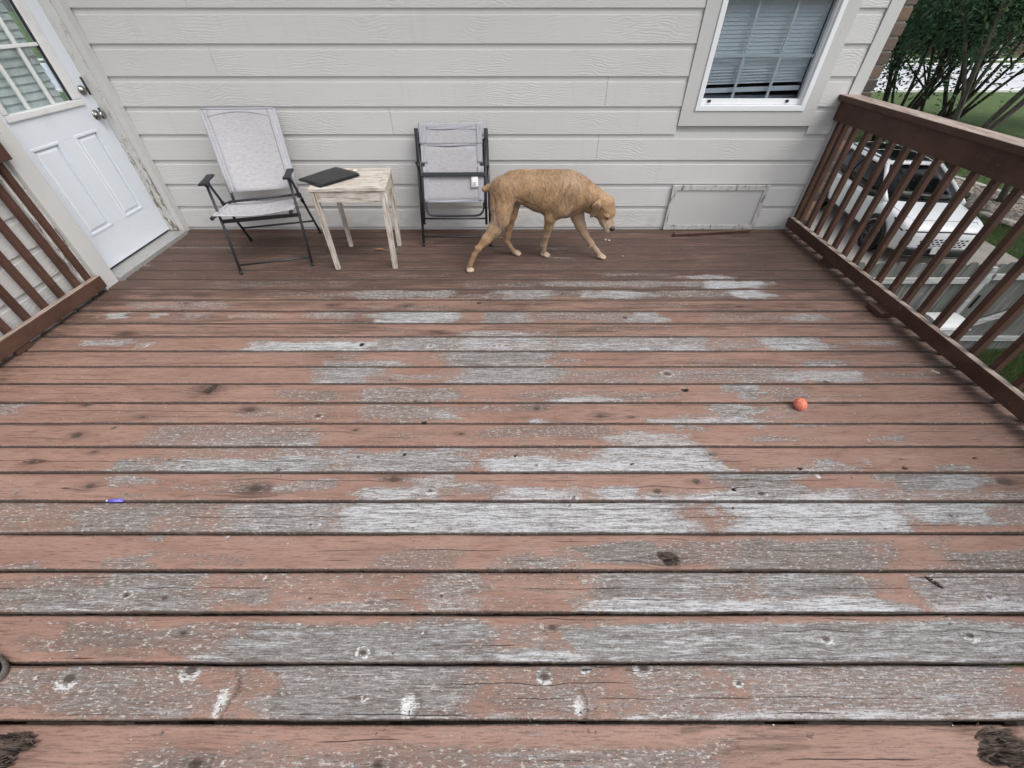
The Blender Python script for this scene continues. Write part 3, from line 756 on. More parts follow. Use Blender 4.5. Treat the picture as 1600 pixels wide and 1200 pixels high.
so_ = bpy.data.meshes.new('gap_darkener'); so_.from_pydata([(x_, y_, -2.742) for x_, y_ in ((-8, -3), (4.3, -3), (4.3, 3.2), (-8, 3.75))], [], [(0, 1, 2, 3)]); so_.materials.append(M['gap_darkener']); link('gap_darkener', so_, None, kind='structure')  # dark sheet added under the deck so the board gaps look black
# torn fibres standing in the two rotted places
for kx, ky, n_, sc_ in ((12, 1172, 46, .055), (1568, 1166, 70, .068), (1045, 872, 22, .036), (327, 608, 18, .034), (345, 1098, 9, .020), (905, 1106, 9, .020), (637, 1106, 9, .020)):
    kp = on_z(kx, ky, 0); fb = bmesh.new(); rr = random.Random(kx)
    for i in range(n_):
        a = rr.uniform(0, 6.28); q = rr.uniform(.15, 1.02) ** .6
        x, y = kp.x + sc_ * 1.15 * q * math.cos(a), kp.y + sc_ * .80 * q * math.sin(a)
        if not (E0 + BW * math.floor((kp.y - E0) / BW) + .006 < y < E0 + BW * (math.floor((kp.y - E0) / BW) + 1) - .006): continue
        l_, w_ = rr.uniform(.008, .030) * sc_ / .05, rr.uniform(.0012, .0038); z = rr.uniform(-.016, -.001); an = rr.gauss(0, .35 if kx not in (345, 905, 637) else 1.4); dz_ = rr.uniform(-.005, .006)
        c_, s_ = math.cos(an), math.sin(an)
        v = [fb.verts.new((x + c_ * u * l_ - s_ * w * w_, y + s_ * u * l_ + c_ * w * w_, z + dz_ * u + h_)) for u, w, h_ in ((-1, 0, 0), (-.2, -1, .001), (.4, -.7, .0012), (1, 0, 0), (.3, .8, .0012), (-.3, .9, .001), (0, 0, .004))]
        for j in range(6): fb.faces.new((v[j], v[(j + 1) % 6], v[6]))
        fb.faces.new(v[:6][::-1])
    me = bpy.data.meshes.new('splinters'); fb.to_mesh(me); fb.free(); me.materials.append(M['splinter' if kx not in (345, 905, 637) else 'splinterw']); o = link('splinters', me, deck); o['kind'] = 'stuff'
XJ = [-2.93] + [-2.91 + .63 * k for k in range(1, 9)]
nb_ = MB()
for r in range(-1, LAST + 1):
    for x in XJ:
        for q in (.17, .83):
            rr = random.Random(int(x * 100) * 7 + r * 31 + int(q * 10))
            if rr.random() < .12: continue
            nb_.lathe([(.0042, -.004), (.0045, .0012), (.003, .0020), (.0, .0021)], 7, Matrix.Translation((x + rr.uniform(-.012, .012), E0 + BW * (r - 1) + BW * (q + rr.uniform(-.05, .05)), .0)))
nb_.build('nail_heads', M['nail'], deck)['kind'] = 'stuff'
# underside: bottom sheet of each board is out of sight; joists carry them
for x in XJ:
    MB().box((x - .019, -.75, -.225), (x + .019, WALL_Y - .03, -.0375)).build('joist', M['joist'], deck)
MB().box((DX0, -.79, -.26), (DX1, -.752, -.04)).build('rim_board', M['joist'], deck)
MB().box((DX1 - .045, -.75, -.26), (DX1 - .005, WALL_Y - .02, -.042)).build('rim_board', M['rail'], deck)
MB().box((DX0 + .004, -.75, -.26), (DX0 + .03, WALL_Y - .02, -.042)).build('rim_board', M['rail'], deck)
for x in (-2.6, 0, 2.45):
    for y in (-.6, 1.6):
        MB().box((x - .07, y - .07, -2.75), (x + .07, y + .07, -.2255)).build('post', M['joist'], deck)

# ------------------------------------------------------------------ railings
def railing(name, label, xin, sgn, ya, yb, bys):
    """xin = inner face, sgn = direction away from the deck"""
    t = thing(name, label, 'railing', (xin, ya, 0), group='deck railings')
    X = lambda a, b: (min(xin + sgn * a, xin + sgn * b), max(xin + sgn * a, xin + sgn * b))
    a, b = X(0, .040); keep(MB().box((a, yb, .036), (b, ya, .122), .004).build('bottom_rail', M['rail']), t)
    a, b = X(-.004, .034); keep(MB().box((a, yb, .868), (b, ya + .004, .993), .004).build('top_rail', M['rail']), t)
    a, b = X(-.035, .105); keep(MB().box((a, yb, .9955), (b, ya + .012, 1.033), .006).build('rail_cap', M['rail']), t)
    for i, y in enumerate(bys):
        j = random.uniform(-.004, .004); w = .0175
        a, b = X(.0425, .078)
        keep(MB().hexa([(a, y - w, .010), (b, y - w, .010), (b, y + w, .010), (a, y + w, .010), (a, y - w + j, .991), (b, y - w + j, .991), (b, y + w + j, .991), (a, y + w + j, .991)], .003).build('baluster', M['rail']), t)
    return t
bysR = [3.735, 3.655] + [3.532 - .1345 * i for i in range(33)]
rail_r = railing('deck_railing', 'dark brown wooden railing with square balusters in front of white car', 2.505, 1, 3.742, -.70, bysR)
bysL = [2.615, 2.52] + [2.387 - .133 * i for i in range(24)]
rail_l = railing('deck_railing', 'dark brown wooden railing beside white door, ending at its casing', -2.93, -1, 2.655, -.70, bysL)
p = on_z(1375, 498)
keep(MB().box((2.445, 2.30, .003), (2.54, 2.44, .0345), .003).build('support_block', M['stain']), rail_r)
for y in (1.0, -.4): keep(MB().box((2.50, y, .003), (2.545, y + .12, .0345), .003).build('support_block', M['rail']), rail_r)
keep(MB().box((2.51, 3.0, .003), (2.54, 3.12, .0345), .003).build('support_block', M['rail']), rail_r)
for y in (1.9, .4): keep(MB().box((-2.965, y, .003), (-2.935, y + .1, .0345), .003).build('support_block', M['rail']), rail_l)
# ------------------------------------------------------------------ house
house = thing('house', 'beige lap sided house wall with corner window and white back door', 'house', (0, WALL_Y, 0))
GZ = -2.75
CZ = 0.0245; CH = 0.1861            # first lap line above the deck, exposure of a course
WX0, WX1 = -2.985, 2.532            # back wall between the inside corner and the corner board
def board(axis, a, b, z0, z1, face, out):
    """one lap board between a and b along the wall; face = wall plane, out = outward sign"""
    h = z1 - z0
    prof = [(.0, .0, 0), (.020, .0, 0), (.020, .004, 0), (.0140, h * .80, 1), (.0098, h * .815, 0), (.0085, h + .012, 0), (.0, h + .012, 0)]
    V, F, A = [], [], []
    for s in (a, b):
        for (d, z, f) in prof:
            q = (s, face + out * d, z0 + z) if axis == 0 else (face + out * d, s, z0 + z)
            V.append(q)
    n = len(prof)
    fc = [0, 0, 1, 0, 0, 0, 0]
    me = bpy.data.meshes.new('siding_board')
    faces = []
    VV, AA = [], []
    for i in range(n):
        j = (i + 1) % n
        k = len(VV); VV += [V[i], V[j], V[n + j], V[n + i]]; AA += [fc[i]] * 4; faces.append((k, k + 1, k + 2, k + 3))
    k = len(VV); VV += V[:n]; AA += [0] * n; faces.append(tuple(range(k, k + n)))
    k = len(VV); VV += V[n:]; AA += [0] * n; faces.append(tuple(range(k + n - 1, k - 1, -1)))
    me.from_pydata(VV, [], faces)
    at = me.attributes.new('face', 'FLOAT', 'POINT'); at.data.foreach_set('value', AA)
    bm = bmesh.new(); bm.from_mesh(me)
    bmesh.ops.recalc_face_normals(bm, faces=bm.faces[:]); bm.to_mesh(me); bm.free()
    me.materials.append(M['sidx' if axis == 0 else 'sidy'])
    return keep(link('siding_board', me), house)
SEAMS = {8: [293], 7: [], 6: [335], 5: [947], 4: [612], 3: [933], 2: [], 1: [915]}   # butt joints, by course, where the photo shows them (px)
TRX0, TRX1, TRZ = 1.303, 2.3415, .826   # window casing, outer edges
for k in range(-1, 15):
    z0 = CZ + CH * k
    z1 = z0 + CH
    spans = [(WX0, WX1)]
    if z1 > TRZ + .02 and z0 < 2.10:
        spans = [(WX0, TRX0 - .0015), (TRX1 + .0015, WX1 - .0015)]
    # pixel columns shift with height: place each joint at its own course
    cuts = [on_y(px, [y for y in (360, 337, 304, 268, 229, 187, 145, 95, 48, 5)][min(max(k + 1, 0), 9)], WALL_Y).x for px in SEAMS.get(k, ())]
    if k > 8: cuts = [-1.9 + (k * 1.37) % 3.4]
    for (a, b) in spans:
        cs = sorted([c for c in cuts if a + .1 < c < b - .1])
        ends = [a] + cs + [b]
        for i in range(len(ends) - 1):
            if k == -1: board(0, ends[i], ends[i + 1], z0 + .02, z1, WALL_Y, -1)
            else: board(0, ends[i] + (.001 if i else 0), ends[i + 1] - .001, z0, z1, WALL_Y, -1)
def hpart(mb, name, mat, **kw): return keep(mb.build(name, M[mat], **kw), house)
# sheathing behind the boards, with the window opening left free
WGX0, WGX1, WGZ0, WGZ1 = 1.40, 2.245, .925, 2.02
for lo, hi in (((-3.3, WALL_Y + .002, GZ), (WGX0 - .01, WALL_Y + .14, 2.799)), ((WGX1 + .01, WALL_Y + .002, GZ), (2.62, WALL_Y + .14, 2.799)),
               ((WGX0 - .0095, WALL_Y + .002, GZ), (WGX1 + .0095, WALL_Y + .14, WGZ0 - .01)), ((WGX0 - .0095, WALL_Y + .002, WGZ1 + .01), (WGX1 + .0095, WALL_Y + .14, 2.799))):
    hpart(MB().box(lo, hi), 'sheathing', 'trim')
hpart(MB().box((-3.3, WALL_Y + 3.5, GZ), (2.57, WALL_Y + 3.6, 2.799)), 'rear_wall', 'trim')
# corner board and the brick return beside it
hpart(MB().box((2.534, WALL_Y - .026, -.4), (2.627, WALL_Y + .001, 2.799), .002), 'corner_board', 'trim')
hpart(MB().box((2.6285, WALL_Y - .004, GZ), (2.708, WALL_Y + 9.0, 2.799)), 'mortar_bed', 'mortar')
bme = {}
for i in range(43):
    z = -.62 + i * .0795
    w = .1 if i % 2 else .104
    rr = random.Random(i)
    mb = MB().box((2.630 + rr.uniform(0, .003), WALL_Y - .016 - rr.uniform(0, .004), z), (2.712 + rr.uniform(-.003, .003), WALL_Y + (.19 if i % 2 else .09), z + .0675), .004)
    hpart(mb, 'brick', 'brick')
# skirting strip and caulk line where the wall meets the deck
hpart(MB().box((WX0 + .08, WALL_Y - .0115, -.03), (2.533, WALL_Y - .0005, .026)), 'base_strip', 'trim')
# unseen eave over the wall, lowered and deepened to shade it
hpart(MB().box((-3.4, WALL_Y - .52, 2.80), (2.9, WALL_Y + 3.6, 2.84)), 'soffit', 'soffit')
hpart(MB().box((-3.4, WALL_Y - .545, 2.78), (2.9, WALL_Y - .5205, 2.97)), 'fascia', 'trim')
hpart(MB().prism([(-.55, 2.975), (3.6, 4.6), (3.6, 4.72), (-.55, 3.01)], (-3.4, WALL_Y, 0), (0, 1, 0), (0, 0, 1), (1, 0, 0), 6.3), 'roof', 'shingle')

# --- access panel low on the wall
pnl = MB().box((1.425, WALL_Y - .031, .050), (2.180, WALL_Y - .0205, .347)).build('access_panel', M['trim']); keep(pnl, house)
for lo, hi in (((1.385, .348), (2.222, .390)), ((1.389, .006), (2.219, .0485))):
    o = MB().box((lo[0], WALL_Y - .040, lo[1]), (hi[0], WALL_Y - .0205, hi[1]), .003).build('panel_trim', M['peels'])
    o.parent = pnl                     # the panel's mesh is in world coordinates already
for lo, hi in (((1.387, .0487), (1.4245, .3478)), ((2.1805, .0487), (2.220, .3478))):
    o = MB().box((lo[0], WALL_Y - .0405, lo[1]), (hi[0], WALL_Y - .0205, hi[1]), .003).build('panel_trim', M['peels'])
    o.parent = pnl

# --- window
win = MB()
for lo, hi in (((1.406, .927), (2.240, .962)), ((1.406, 1.985), (2.240, 2.018))): win.box((lo[0], WALL_Y - .036, lo[1]), (hi[0], WALL_Y + .055, hi[1]), .003)
for x0, x1 in ((1.406, 1.440), (2.206, 2.240)): win.box((x0, WALL_Y - .0355, .9625), (x1, WALL_Y + .055, 1.9845), .003)
for x0, x1 in ((1.4405, 1.4515), (2.193, 2.2055)): win.box((x0, WALL_Y - .012, .9625), (x1, WALL_Y + .05, 1.9845), .002)
win = win.build('window', M['vinyl']); keep(win, house)
def wpart(mb, name, mat): o = mb.build(name, M[mat]); o.parent = win; return o
for lo, hi in (((TRX0, .826), (TRX1, .9255)), ((TRX0, 2.0195), (TRX1, 2.12))): wpart(MB().box((lo[0], WALL_Y - .028, lo[1]), (hi[0], WALL_Y + .001, hi[1]), .002), 'casing', 'trim')
for x0, x1 in ((TRX0, 1.405), (2.241, TRX1)): wpart(MB().box((x0, WALL_Y - .0275, .926), (x1, WALL_Y + .001, 2.019), .002), 'casing', 'trim')
for lo, hi in (((1.452, .963), (2.1925, 1.000)), ((1.452, 1.553), (2.1925, 1.590))): wpart(MB().box((lo[0], WALL_Y - .004, lo[1]), (hi[0], WALL_Y + .04, hi[1]), .003), 'sash_rail', 'vinyl')
wpart(MB().box((1.452, WALL_Y + .019, 1.0005), (2.1925, WALL_Y + .023, 1.5525)), 'pane', 'bluglass')
wpart(MB().box((1.452, WALL_Y + .019, 1.5905), (2.1925, WALL_Y + .023, 1.984)), 'pane', 'bluglass')
zm = on_y(1230, 87.5, WALL_Y).z
for px in (1165, 1222):
    xm = on_y(px, 87.5, WALL_Y + .01).x
    wpart(MB().box((xm - .0095, WALL_Y + .0245, 1.0007), (xm + .0095, WALL_Y + .0345, 1.552), .002), 'muntin', 'vinyl')
wpart(MB().box((1.4525, WALL_Y + .0242, zm - .010), (2.192, WALL_Y + .036, zm + .010), .002), 'muntin', 'vinyl')
for x in (1.505, 2.100): wpart(MB().box((x - .012, WALL_Y - .012, .978), (x + .012, WALL_Y - .0045, .996), .002), 'latch', 'plastic')
# horizontal blind hanging a little crooked, lowest slats bunched
bl = MB()
zb = 1.975; i = 0
def zl(x, z): return z + (x - 1.82) * .03 * sstep(1.6, 1.1, z)
zs = []
z = 1.97
while z > 1.175: zs.append((z, .0275)); z -= .0222
while z > 1.088: zs.append((z, .0150)); z -= .0178
for z, hh in zs:
    P = [(x, WALL_Y + .062 + dy, zl(x, z) + dzz) for x in (1.456, 2.189) for dy, dzz in ((-.0030 - .004 * (hh < .02), -hh * .55), (.0, 0.0), (.0024 + .004 * (hh < .02), hh * .55))]
    V = [bl.bm.verts.new(q) for q in P]
    for a in (0, 1):
        f = bl.bm.faces.new((V[a], V[a + 1], V[a + 4], V[a + 3])); f.smooth = True
o = wpart(bl, 'blind', 'slat'); o['kind'] = 'stuff'
wpart(MB().hexa([(1.456, WALL_Y + .052, 1.027), (2.189, WALL_Y + .052, 1.049), (2.189, WALL_Y + .072, 1.049), (1.456, WALL_Y + .072, 1.027), (1.456, WALL_Y + .052, 1.056), (2.189, WALL_Y + .052, 1.078), (2.189, WALL_Y + .072, 1.078), (1.456, WALL_Y + .072, 1.056)], .003), 'blind_rail', 'slat')
hpart(MB().box((1.43, WALL_Y + .080, .955), (2.21, WALL_Y + .139, 1.012), .004), 'brightening_board', 'brightener')  # grey board added inside to lighten the black gap below the blind
hpart(MB().box((1.2, WALL_Y + 1.2, .4), (2.4, WALL_Y + 1.25, 2.3)), 'inner_wall', 'dark')
hpart(MB().box((1.2, WALL_Y + .141, .4), (1.22, WALL_Y + 1.199, 2.3)), 'inner_wall', 'dark')
hpart(MB().box((2.40, WALL_Y + .141, .4), (2.42, WALL_Y + 1.199, 2.3)), 'inner_wall', 'dark')
hpart(MB().box((1.2, WALL_Y + .141, .37), (2.42, WALL_Y + 1.25, .3995)), 'inner_wall', 'dark')
hpart(MB().box((1.2, WALL_Y + .141, 2.3005), (2.42, WALL_Y + 1.25, 2.33)), 'inner_wall', 'dark')

# --- left wall: door set between jambs, casing towards the deck
XL = -2.972                          # face of the casing
DXF = -3.088                         # outer face of the door slab
hpart(MB().box((-3.11, 3.692, -.03), (XL - .006, WALL_Y - .0205, 2.799), .002), 'door_casing', 'trim')          # strip in the corner
hpart(MB().box((XL - .045, 3.672, -.03), (XL, 3.6915, 2.20), .003), 'door_casing', 'trim')
hpart(MB().box((-3.16, 3.657, .035), (XL - .0455, 3.6905, 2.16), .002), 'door_jamb', 'peel')
hpart(MB().box((-3.14, 3.640, .036), (-3.0905, 3.6565, 2.13), .001), 'door_stop', 'peel')
hpart(MB().box((-3.16, 2.775, .035), (XL - .0455, 2.800, 2.16), .002), 'door_jamb', 'peel')
hpart(MB().box((XL - .045, 2.672, -.03), (XL, 2.797, 2.20), .003), 'door_casing', 'trim')
hpart(MB().box((XL - .044, 2.7975, 2.075), (XL - .001, 3.6715, 2.20), .003), 'door_casing', 'trim')
hpart(MB().box((-3.05, 2.58, -.4), (XL - .030, 2.6715, 2.799), .003), 'corner_board', 'peelw')
hpart(MB().box((-3.16, 2.8005, -.02), (XL + .028, 3.6565, .030), .004), 'threshold', 'alu')
hpart(MB().box((-3.2, 2.8005, 2.16), (XL - .05, 3.6915, 2.799)), 'sheathing', 'trim')
hpart(MB().box((-3.2, -1.2, -.36), (-3.075, 2.579, 2.799)), 'sheathing', 'trim')
hpart(MB().box((-3.2, -1.2, GZ), (-3.07, 2.579, -.3605)), 'lower_wall', 'farbrick')  # coloured dark in place of shade, so the board gaps look black
hpart(MB().box((-3.2, 2.7, GZ), (-3.16, 3.75, -.035)), 'sheathing', 'trim')
for k in range(-2, 15): board(1, -1.2, 2.5785, CZ + CH * k, CZ + CH * (k + 1), -3.0735, 1)
# door slab built round the glazed opening and the two lower raised panels
DY0, DY1 = 2.803, 3.654; DZ0, DZ1 = .046, 2.07
LY0, LY1, LZ0, LZ1 = 2.935, 3.512, 1.022, 1.93
PAN = [(2.943, 3.158, .285, .843), (3.306, 3.520, .287, .845)]
d = MB()
def slab(y0, y1, z0, z1): d.box((DXF - .044, y0, z0), (DXF, y1, z1))
slab(DY0, LY0, DZ0, DZ1); slab(LY1, DY1, DZ0, DZ1); slab(LY0, LY1, LZ1, DZ1); slab(LY0, LY1, .845 + .001, LZ0)
slab(LY0, LY1, DZ0, .284); slab(3.158 + .001, 3.305, .2845, .8455); slab(LY0, 2.9425, .2845, .8455)
# fill: field behind raised panels
for (y0, y1, z0, z1) in PAN:
    y1 = min(y1, LY1)
    d.box((DXF - .044, y0, z0), (DXF - .011, y1, z1))
    dm = .034
    d.hexa([(DXF - .0108, y0 + .016, z0 + .016), (DXF - .0108, y1 - .016, z0 + .016), (DXF - .0108, y1 - .016, z1 - .016), (DXF - .0108, y0 + .016, z1 - .016),
            (DXF - .001, y0 + dm, z0 + dm), (DXF - .001, y1 - dm, z0 + dm), (DXF - .001, y1 - dm, z1 - dm), (DXF - .001, y0 + dm, z1 - dm)])
door = d.build('door', M['door']); keep(door, house)
def dpart(mb, name, mat): o = mb.build(name, M[mat]); o.parent = door; return o
for (y0, y1, z0, z1) in PAN:
    y1 = min(y1, LY1)
    fr = MB(); q = .010
    for lo, hi in (((y0 - .006, z0 - .006), (y1 + .006, z0 + q)), ((y0 - .006, z1 - q), (y1 + .006, z1 + .006)), ((y0 - .006, z0 + q), (y0 + q, z1 - q)), ((y1 - q, z0 + q), (y1 + .006, z1 - q))):
        fr.box((DXF - .010, lo[0], lo[1]), (DXF + .0045, hi[0], hi[1]), .003)
    dpart(fr, 'panel_moulding', 'door')
lf = MB()
for lo, hi in (((2.922, .998), (3.540, 1.036)), ((2.922, 1.915), (3.540, 1.95))): lf.box((DXF - .03, lo[0], lo[1]), (DXF + .013, hi[0], hi[1]), .006)
for y0, y1 in ((2.922, 2.957), (3.466, 3.540)): lf.box((DXF - .03, y0, 1.0365), (DXF + .0125, y1, 1.9145), .006)
dpart(lf, 'lite_frame', 'lite')
for y0, y1 in ((2.9575, 2.963), (3.461, 3.4655)): dpart(MB().box((DXF - .0155, y0, 1.0365), (DXF + .003, y1, 1.9145)), 'glazing_seal', 'seal')
dpart(MB().box((DXF - .020, 2.9575, 1.0365), (DXF - .016, 3.4655, 1.9145)), 'pane', 'glass')
for y in (3.121, 3.313): dpart(MB().box((DXF - .0155, y - .009, 1.0368), (DXF + .002, y + .009, 1.914), .003), 'muntin', 'lite')
for z in (1.342, 1.645): dpart(MB().box((DXF - .0152, 2.9635, z - .009), (DXF + .0035, 3.460, z + .009), .003), 'muntin', 'lite')
bl = MB()
z = 1.91
while z > 1.05:
    tl = random.uniform(-.004, .004)
    P = [(DXF - .058 + dx, y, z + dz + (tl if y > 3.2 else -tl)) for y in (2.965, 3.458) for dx, dz in ((.006, -.0225), (0, .001), (-.006, .0225))]
    V = [bl.bm.verts.new(q) for q in P]
    for a in (0, 1):
        f = bl.bm.faces.new((V[a], V[a + 1], V[a + 4], V[a + 3])); f.smooth = True
    z -= .043
for y in (3.03, 3.2, 3.39): bl.tube([(DXF - .048, y, 1.05), (DXF - .048, y + .003, 1.4), (DXF - .048, y, 1.9)], .0012, 5)
o = dpart(bl, 'blind', 'slatold'); o['kind'] = 'stuff'
dpart(MB().box((DXF - .045, DY0 + .002, .0315), (DXF - .004, DY1 - .002, .0455)), 'door_sweep', 'seal')
hpart(MB().box((-3.5, 2.7, -.02), (-3.46, 3.7, 2.2)), 'inner_wall', 'slatold')
def knobm(y, z): return Matrix.Translation((DXF, y, z)) @ Matrix.Rotation(R(90), 4, 'Y')
dpart(MB().lathe([(.026, .0003), (.030, .004), (.029, .010), (.022, .016), (.021, .022), (.012, .027), (.0, .0275)], 24, knobm(3.588, 1.078)), 'deadbolt', 'knob')
kb = dpart(MB().lathe([(.031, .0003), (.033, .004), (.029, .009), (.014, .013), (.012, .026), (.020, .034), (.027, .044), (.0275, .052), (.023, .060), (.012, .064), (.0, .0645)], 24, knobm(3.588, .928)), 'door_knob', 'knob')
dpart(MB().box((-3.0905, 3.6330, 1.045), (-3.0755, 3.6395, 1.15), .001), 'strike_plate', 'bronze')
dpart(MB().box((-3.0905, 3.6330, .895), (-3.0755, 3.6395, .965), .001), 'strike_plate', 'bronze')
# ------------------------------------------------------------------ open folding chair (left)
VT = Vector
def L(a, b, t): return VT(a) + (VT(b) - VT(a)) * t
ch = thing('folding_chair', 'open folding chair with pale grey sling and black frame next to the door', 'folding chair', (-1.93, 3.28, 0), group='folding sling chairs')
FL, FR, BL, BR = VT((-2.089, 2.895, .006)), VT((-1.588, 3.031, .006)), VT((-2.299, 3.508, .006)), VT((-1.745, 3.672, .006))
AL, AR = VT((-2.200, 3.155, .588)), VT((-1.655, 3.275, .594))
across = (FR - FL).normalized()
fwd = VT((across.y, -across.x, 0)).normalized()       # towards the sitter's knees
def cpart(mb, name, mat, p=None): return keep(mb.build(name, M[mat]), p or ch)
r0 = .0095
for f, a, nm in ((FL, AL, 'front_leg'), (FR, AR, 'front_leg')):
    o = cpart(MB().tube([f, L(f, a, .5), a + fwd * .03], r0, 10), nm, 'metal')
    q = MB().tube([f - VT((0, 0, .005)), f + (a - f) * .03], .0115, 10).build('foot_cap', M['plastic']); q.parent = o
for f, a in ((BL, AL), (BR, AR)):
    o = cpart(MB().tube([f, a - fwd * .005], r0, 10), 'rear_leg', 'metal')
    q = MB().tube([f - VT((0, 0, .005)), f + (a - f) * .03], .0115, 10).build('foot_cap', M['plastic']); q.parent = o
cpart(MB().tube([L(FL, AL, .10), L(FR, AR, .10)], .008, 8), 'front_stretcher', 'metal')
cpart(MB().tube([L(BL, AL, .24), L(BR, AR, .24)], .008, 8), 'rear_stretcher', 'metal')
a, b = L(FL, AL, .585), L(FR, AR, .585)
cpart(MB().bar(a - fwd * .006 - across * .01, b - fwd * .006 + across * .01, .014, .026, bevel=.003), 'seat_crossbar', 'metal')
# arm pads: flat, waisted plates with a block underneath
for A, dirv in ((AL, None), (AR, None)):
    mb = MB()
    n = 10; top = A + VT((0, 0, .022))
    outl = []
    for i in range(n + 1):
        t = i / n; wd = .027 - .006 * math.sin(PI * t) if t < .8 else .024
        outl.append((fwd * (.105 - .235 * t), wd))
    pts = [(d, w) for d, w in outl]
    bm = mb.bm
    up = [bm.verts.new(top + d + across * w) for d, w in pts] + [bm.verts.new(top + d - across * w) for d, w in pts[::-1]]
    dn = [bm.verts.new(v.co - VT((0, 0, .013))) for v in up]
    m = len(up); fs = [bm.faces.new(up), bm.faces.new(dn[::-1])]
    for i in range(m): fs.append(bm.faces.new((up[i], dn[i], dn[(i + 1) % m], up[(i + 1) % m])))
    bmesh.ops.bevel(bm, geom=list({e for f in fs[:1] for e in f.edges}), offset=.004, segments=2, affect='EDGES')
    arm = cpart(mb, 'armrest', 'plastic')
    q = MB().bar(A + fwd * .045 + VT((0, 0, -.004)), A - fwd * .02 + VT((0, 0, -.004)), .024, .026, bevel=.004).build('arm_bracket', M['plastic']); q.parent = arm
# seat: sling over two side tubes
s_fl, s_fr, s_rr, s_rl = on_z(333, 341, .40), on_z(455, 331, .402), on_z(469, 309.5, .395), on_z(364, 316.5, .395)
def seat_pt(u, v):
    p = L(L(s_fl, s_fr, u), L(s_rl, s_rr, u), v)
    sag = -.022 * math.sin(PI * u) * (.5 + .5 * math.sin(PI * v))
    edge = .004 * math.cos(2 * PI * u)
    return p + VT((0, 0, sag + edge + .012))
seat = cpart(MB().grid(seat_pt, 16, 12, .003), 'seat', 'fabric')
for a, b in ((s_fl, s_rl), (s_fr, s_rr)):
    o = cpart(MB().tube([a + fwd * .02 + VT((0, 0, .004)), b - fwd * .02 + VT((0, 0, .004))], .0105, 10), 'seat_tube', 'metal')
    q = MB().tube([a + fwd * .012 + VT((0, 0, .004)), a + fwd * .026 + VT((0, 0, .004))], .013, 10).build('end_cap', M['plastic']); q.parent = o
    e = MB(); e.grid(lambda u, v: L(a, b, .02 + .96 * v) + VT((0, 0, .004)) + (across * math.cos(PI * u) + VT((0, 0, 1)) * math.sin(PI * u)) * .0128, 8, 3, .002)
    q = e.build('seat_hem', M['hem']); q.parent = seat
# back: two tubes, tubular sling with a curved top frame that shows through
b_l, b_r = on_z(361, 301, .47), on_z(463, 294, .47)
t_l, t_r = on_y(313, 170, 3.56), on_y(427, 169, 3.685)
def back_pt(u, v):
    p = L(L(b_l, b_r, u), L(t_l, t_r, u), v)
    nrm = (t_l - b_l).cross(b_r - b_l).normalized()
    if nrm.y > 0: nrm = -nrm
    return p + nrm * (.012 - .030 * math.sin(PI * u) * math.sin(PI * min(1, v * 1.05)) ** .7)
back = cpart(MB().grid(back_pt, 16, 20, .003), 'backrest', 'fabric')
for a, b, s in ((b_l, t_l, -1), (b_r, t_r, 1)):
    low = a + (a - b).normalized() * .085
    cpart(MB().tube([low, a, L(a, b, .985)], .0105, 10), 'back_tube', 'metal')
    e = MB(); e.grid(lambda u, v: L(a, b, .0 + 1.0 * v) + (across * math.cos(2 * PI * u) + fwd * math.sin(2 * PI * u)) * .0132, 12, 4, .002)
    q = e.build('back_hem', M['hem']); q.parent = back
    e = MB(); e.grid(lambda u, v: back_pt((.085 if s < 0 else .915) + (u - .5) * .03, .02 + .96 * v) + fwd * .0022 + VT((0, 0, .001)), 1, 12, .0012)
    q = e.build('seam', M['hem']); q.parent = back
e = MB()
e.grid(lambda u, v: back_pt(.06 + .88 * u, .90 + .055 * math.sin(PI * u) + .012 * v) + fwd * .0028, 14, 1, .0012)
q = e.build('top_seam', M['hem']); q.parent = back
e = MB(); e.grid(lambda u, v: back_pt(.0 + 1.0 * u, .985 + .02 * v) + fwd * .003, 8, 1, .003)
q = e.build('top_hem', M['hem']); q.parent = back
c0, c1 = on_z(357, 315.5, .43), on_z(473, 303, .43)
cpart(MB().tube([L(BL, AL, .66), c0 + across * .012, c1 - across * .012, L(BR, AR, .66)], .009, 8), 'back_crossbar', 'metal')
for f, a in ((BL, AL), (BR, AR)):
    p0 = L(f, a, .64)
    cpart(MB().tube([L(f, a, .60), L(f, a, .70)], .0135, 10), 'leg_sleeve', 'plastic')

# ------------------------------------------------------------------ folded chair leaning on the wall
fc = thing('folding_chair', 'folded grey sling chair leaning against the wall, white care tag showing', 'folding chair', (-.47, 3.45, 0), group='folding sling chairs')
P0 = VT((0, 3.405, 0)); FN = VT((0, -.808, .293)).normalized()
def FP(px, py, w=0.0): return on_plane(px, py, P0 + FN * w, FN)
def zc(cx, cy, w=0.0): return FP(cx / 5.4545 + 630, cy / 5.4545 + 180, w)
def fpart(mb, name, mat, p=None):
    o = mb.build(name, M[mat])
    if p is None: keep(o, fc)
    else: o.parent = p
    return o
for (tx, ty), (bx, by) in (((108, 150), (178, 1115)), ((712, 150), (748, 1115))):
    o = fpart(MB().tube([zc(bx, by, .0) + VT((0, 0, .004)), zc(tx, ty, .0)], .0105, 10), 'front_leg', 'metal')
    fpart(MB().tube([zc(bx, by), L(zc(bx, by), zc(tx, ty), .03)], .0125, 10), 'foot_cap', 'plastic', o)
for (tx, ty), (bx, by) in (((112, 190), (181, 932)), ((706, 190), (710, 932))):
    fpart(MB().tube([zc(bx, by, .028), zc((tx + bx) / 2 + (18 if tx < 400 else -6), (ty + by) / 2, .028), zc(tx, ty, .028)], .0105, 10), 'rear_leg', 'metal')
for (tx, ty), (bx, by) in (((140, 200), (150, 760)), ((682, 200), (690, 760))):
    fpart(MB().tube([zc(bx, by, -.01), zc(tx, ty, -.01)], .0095, 8), 'back_tube', 'metal')
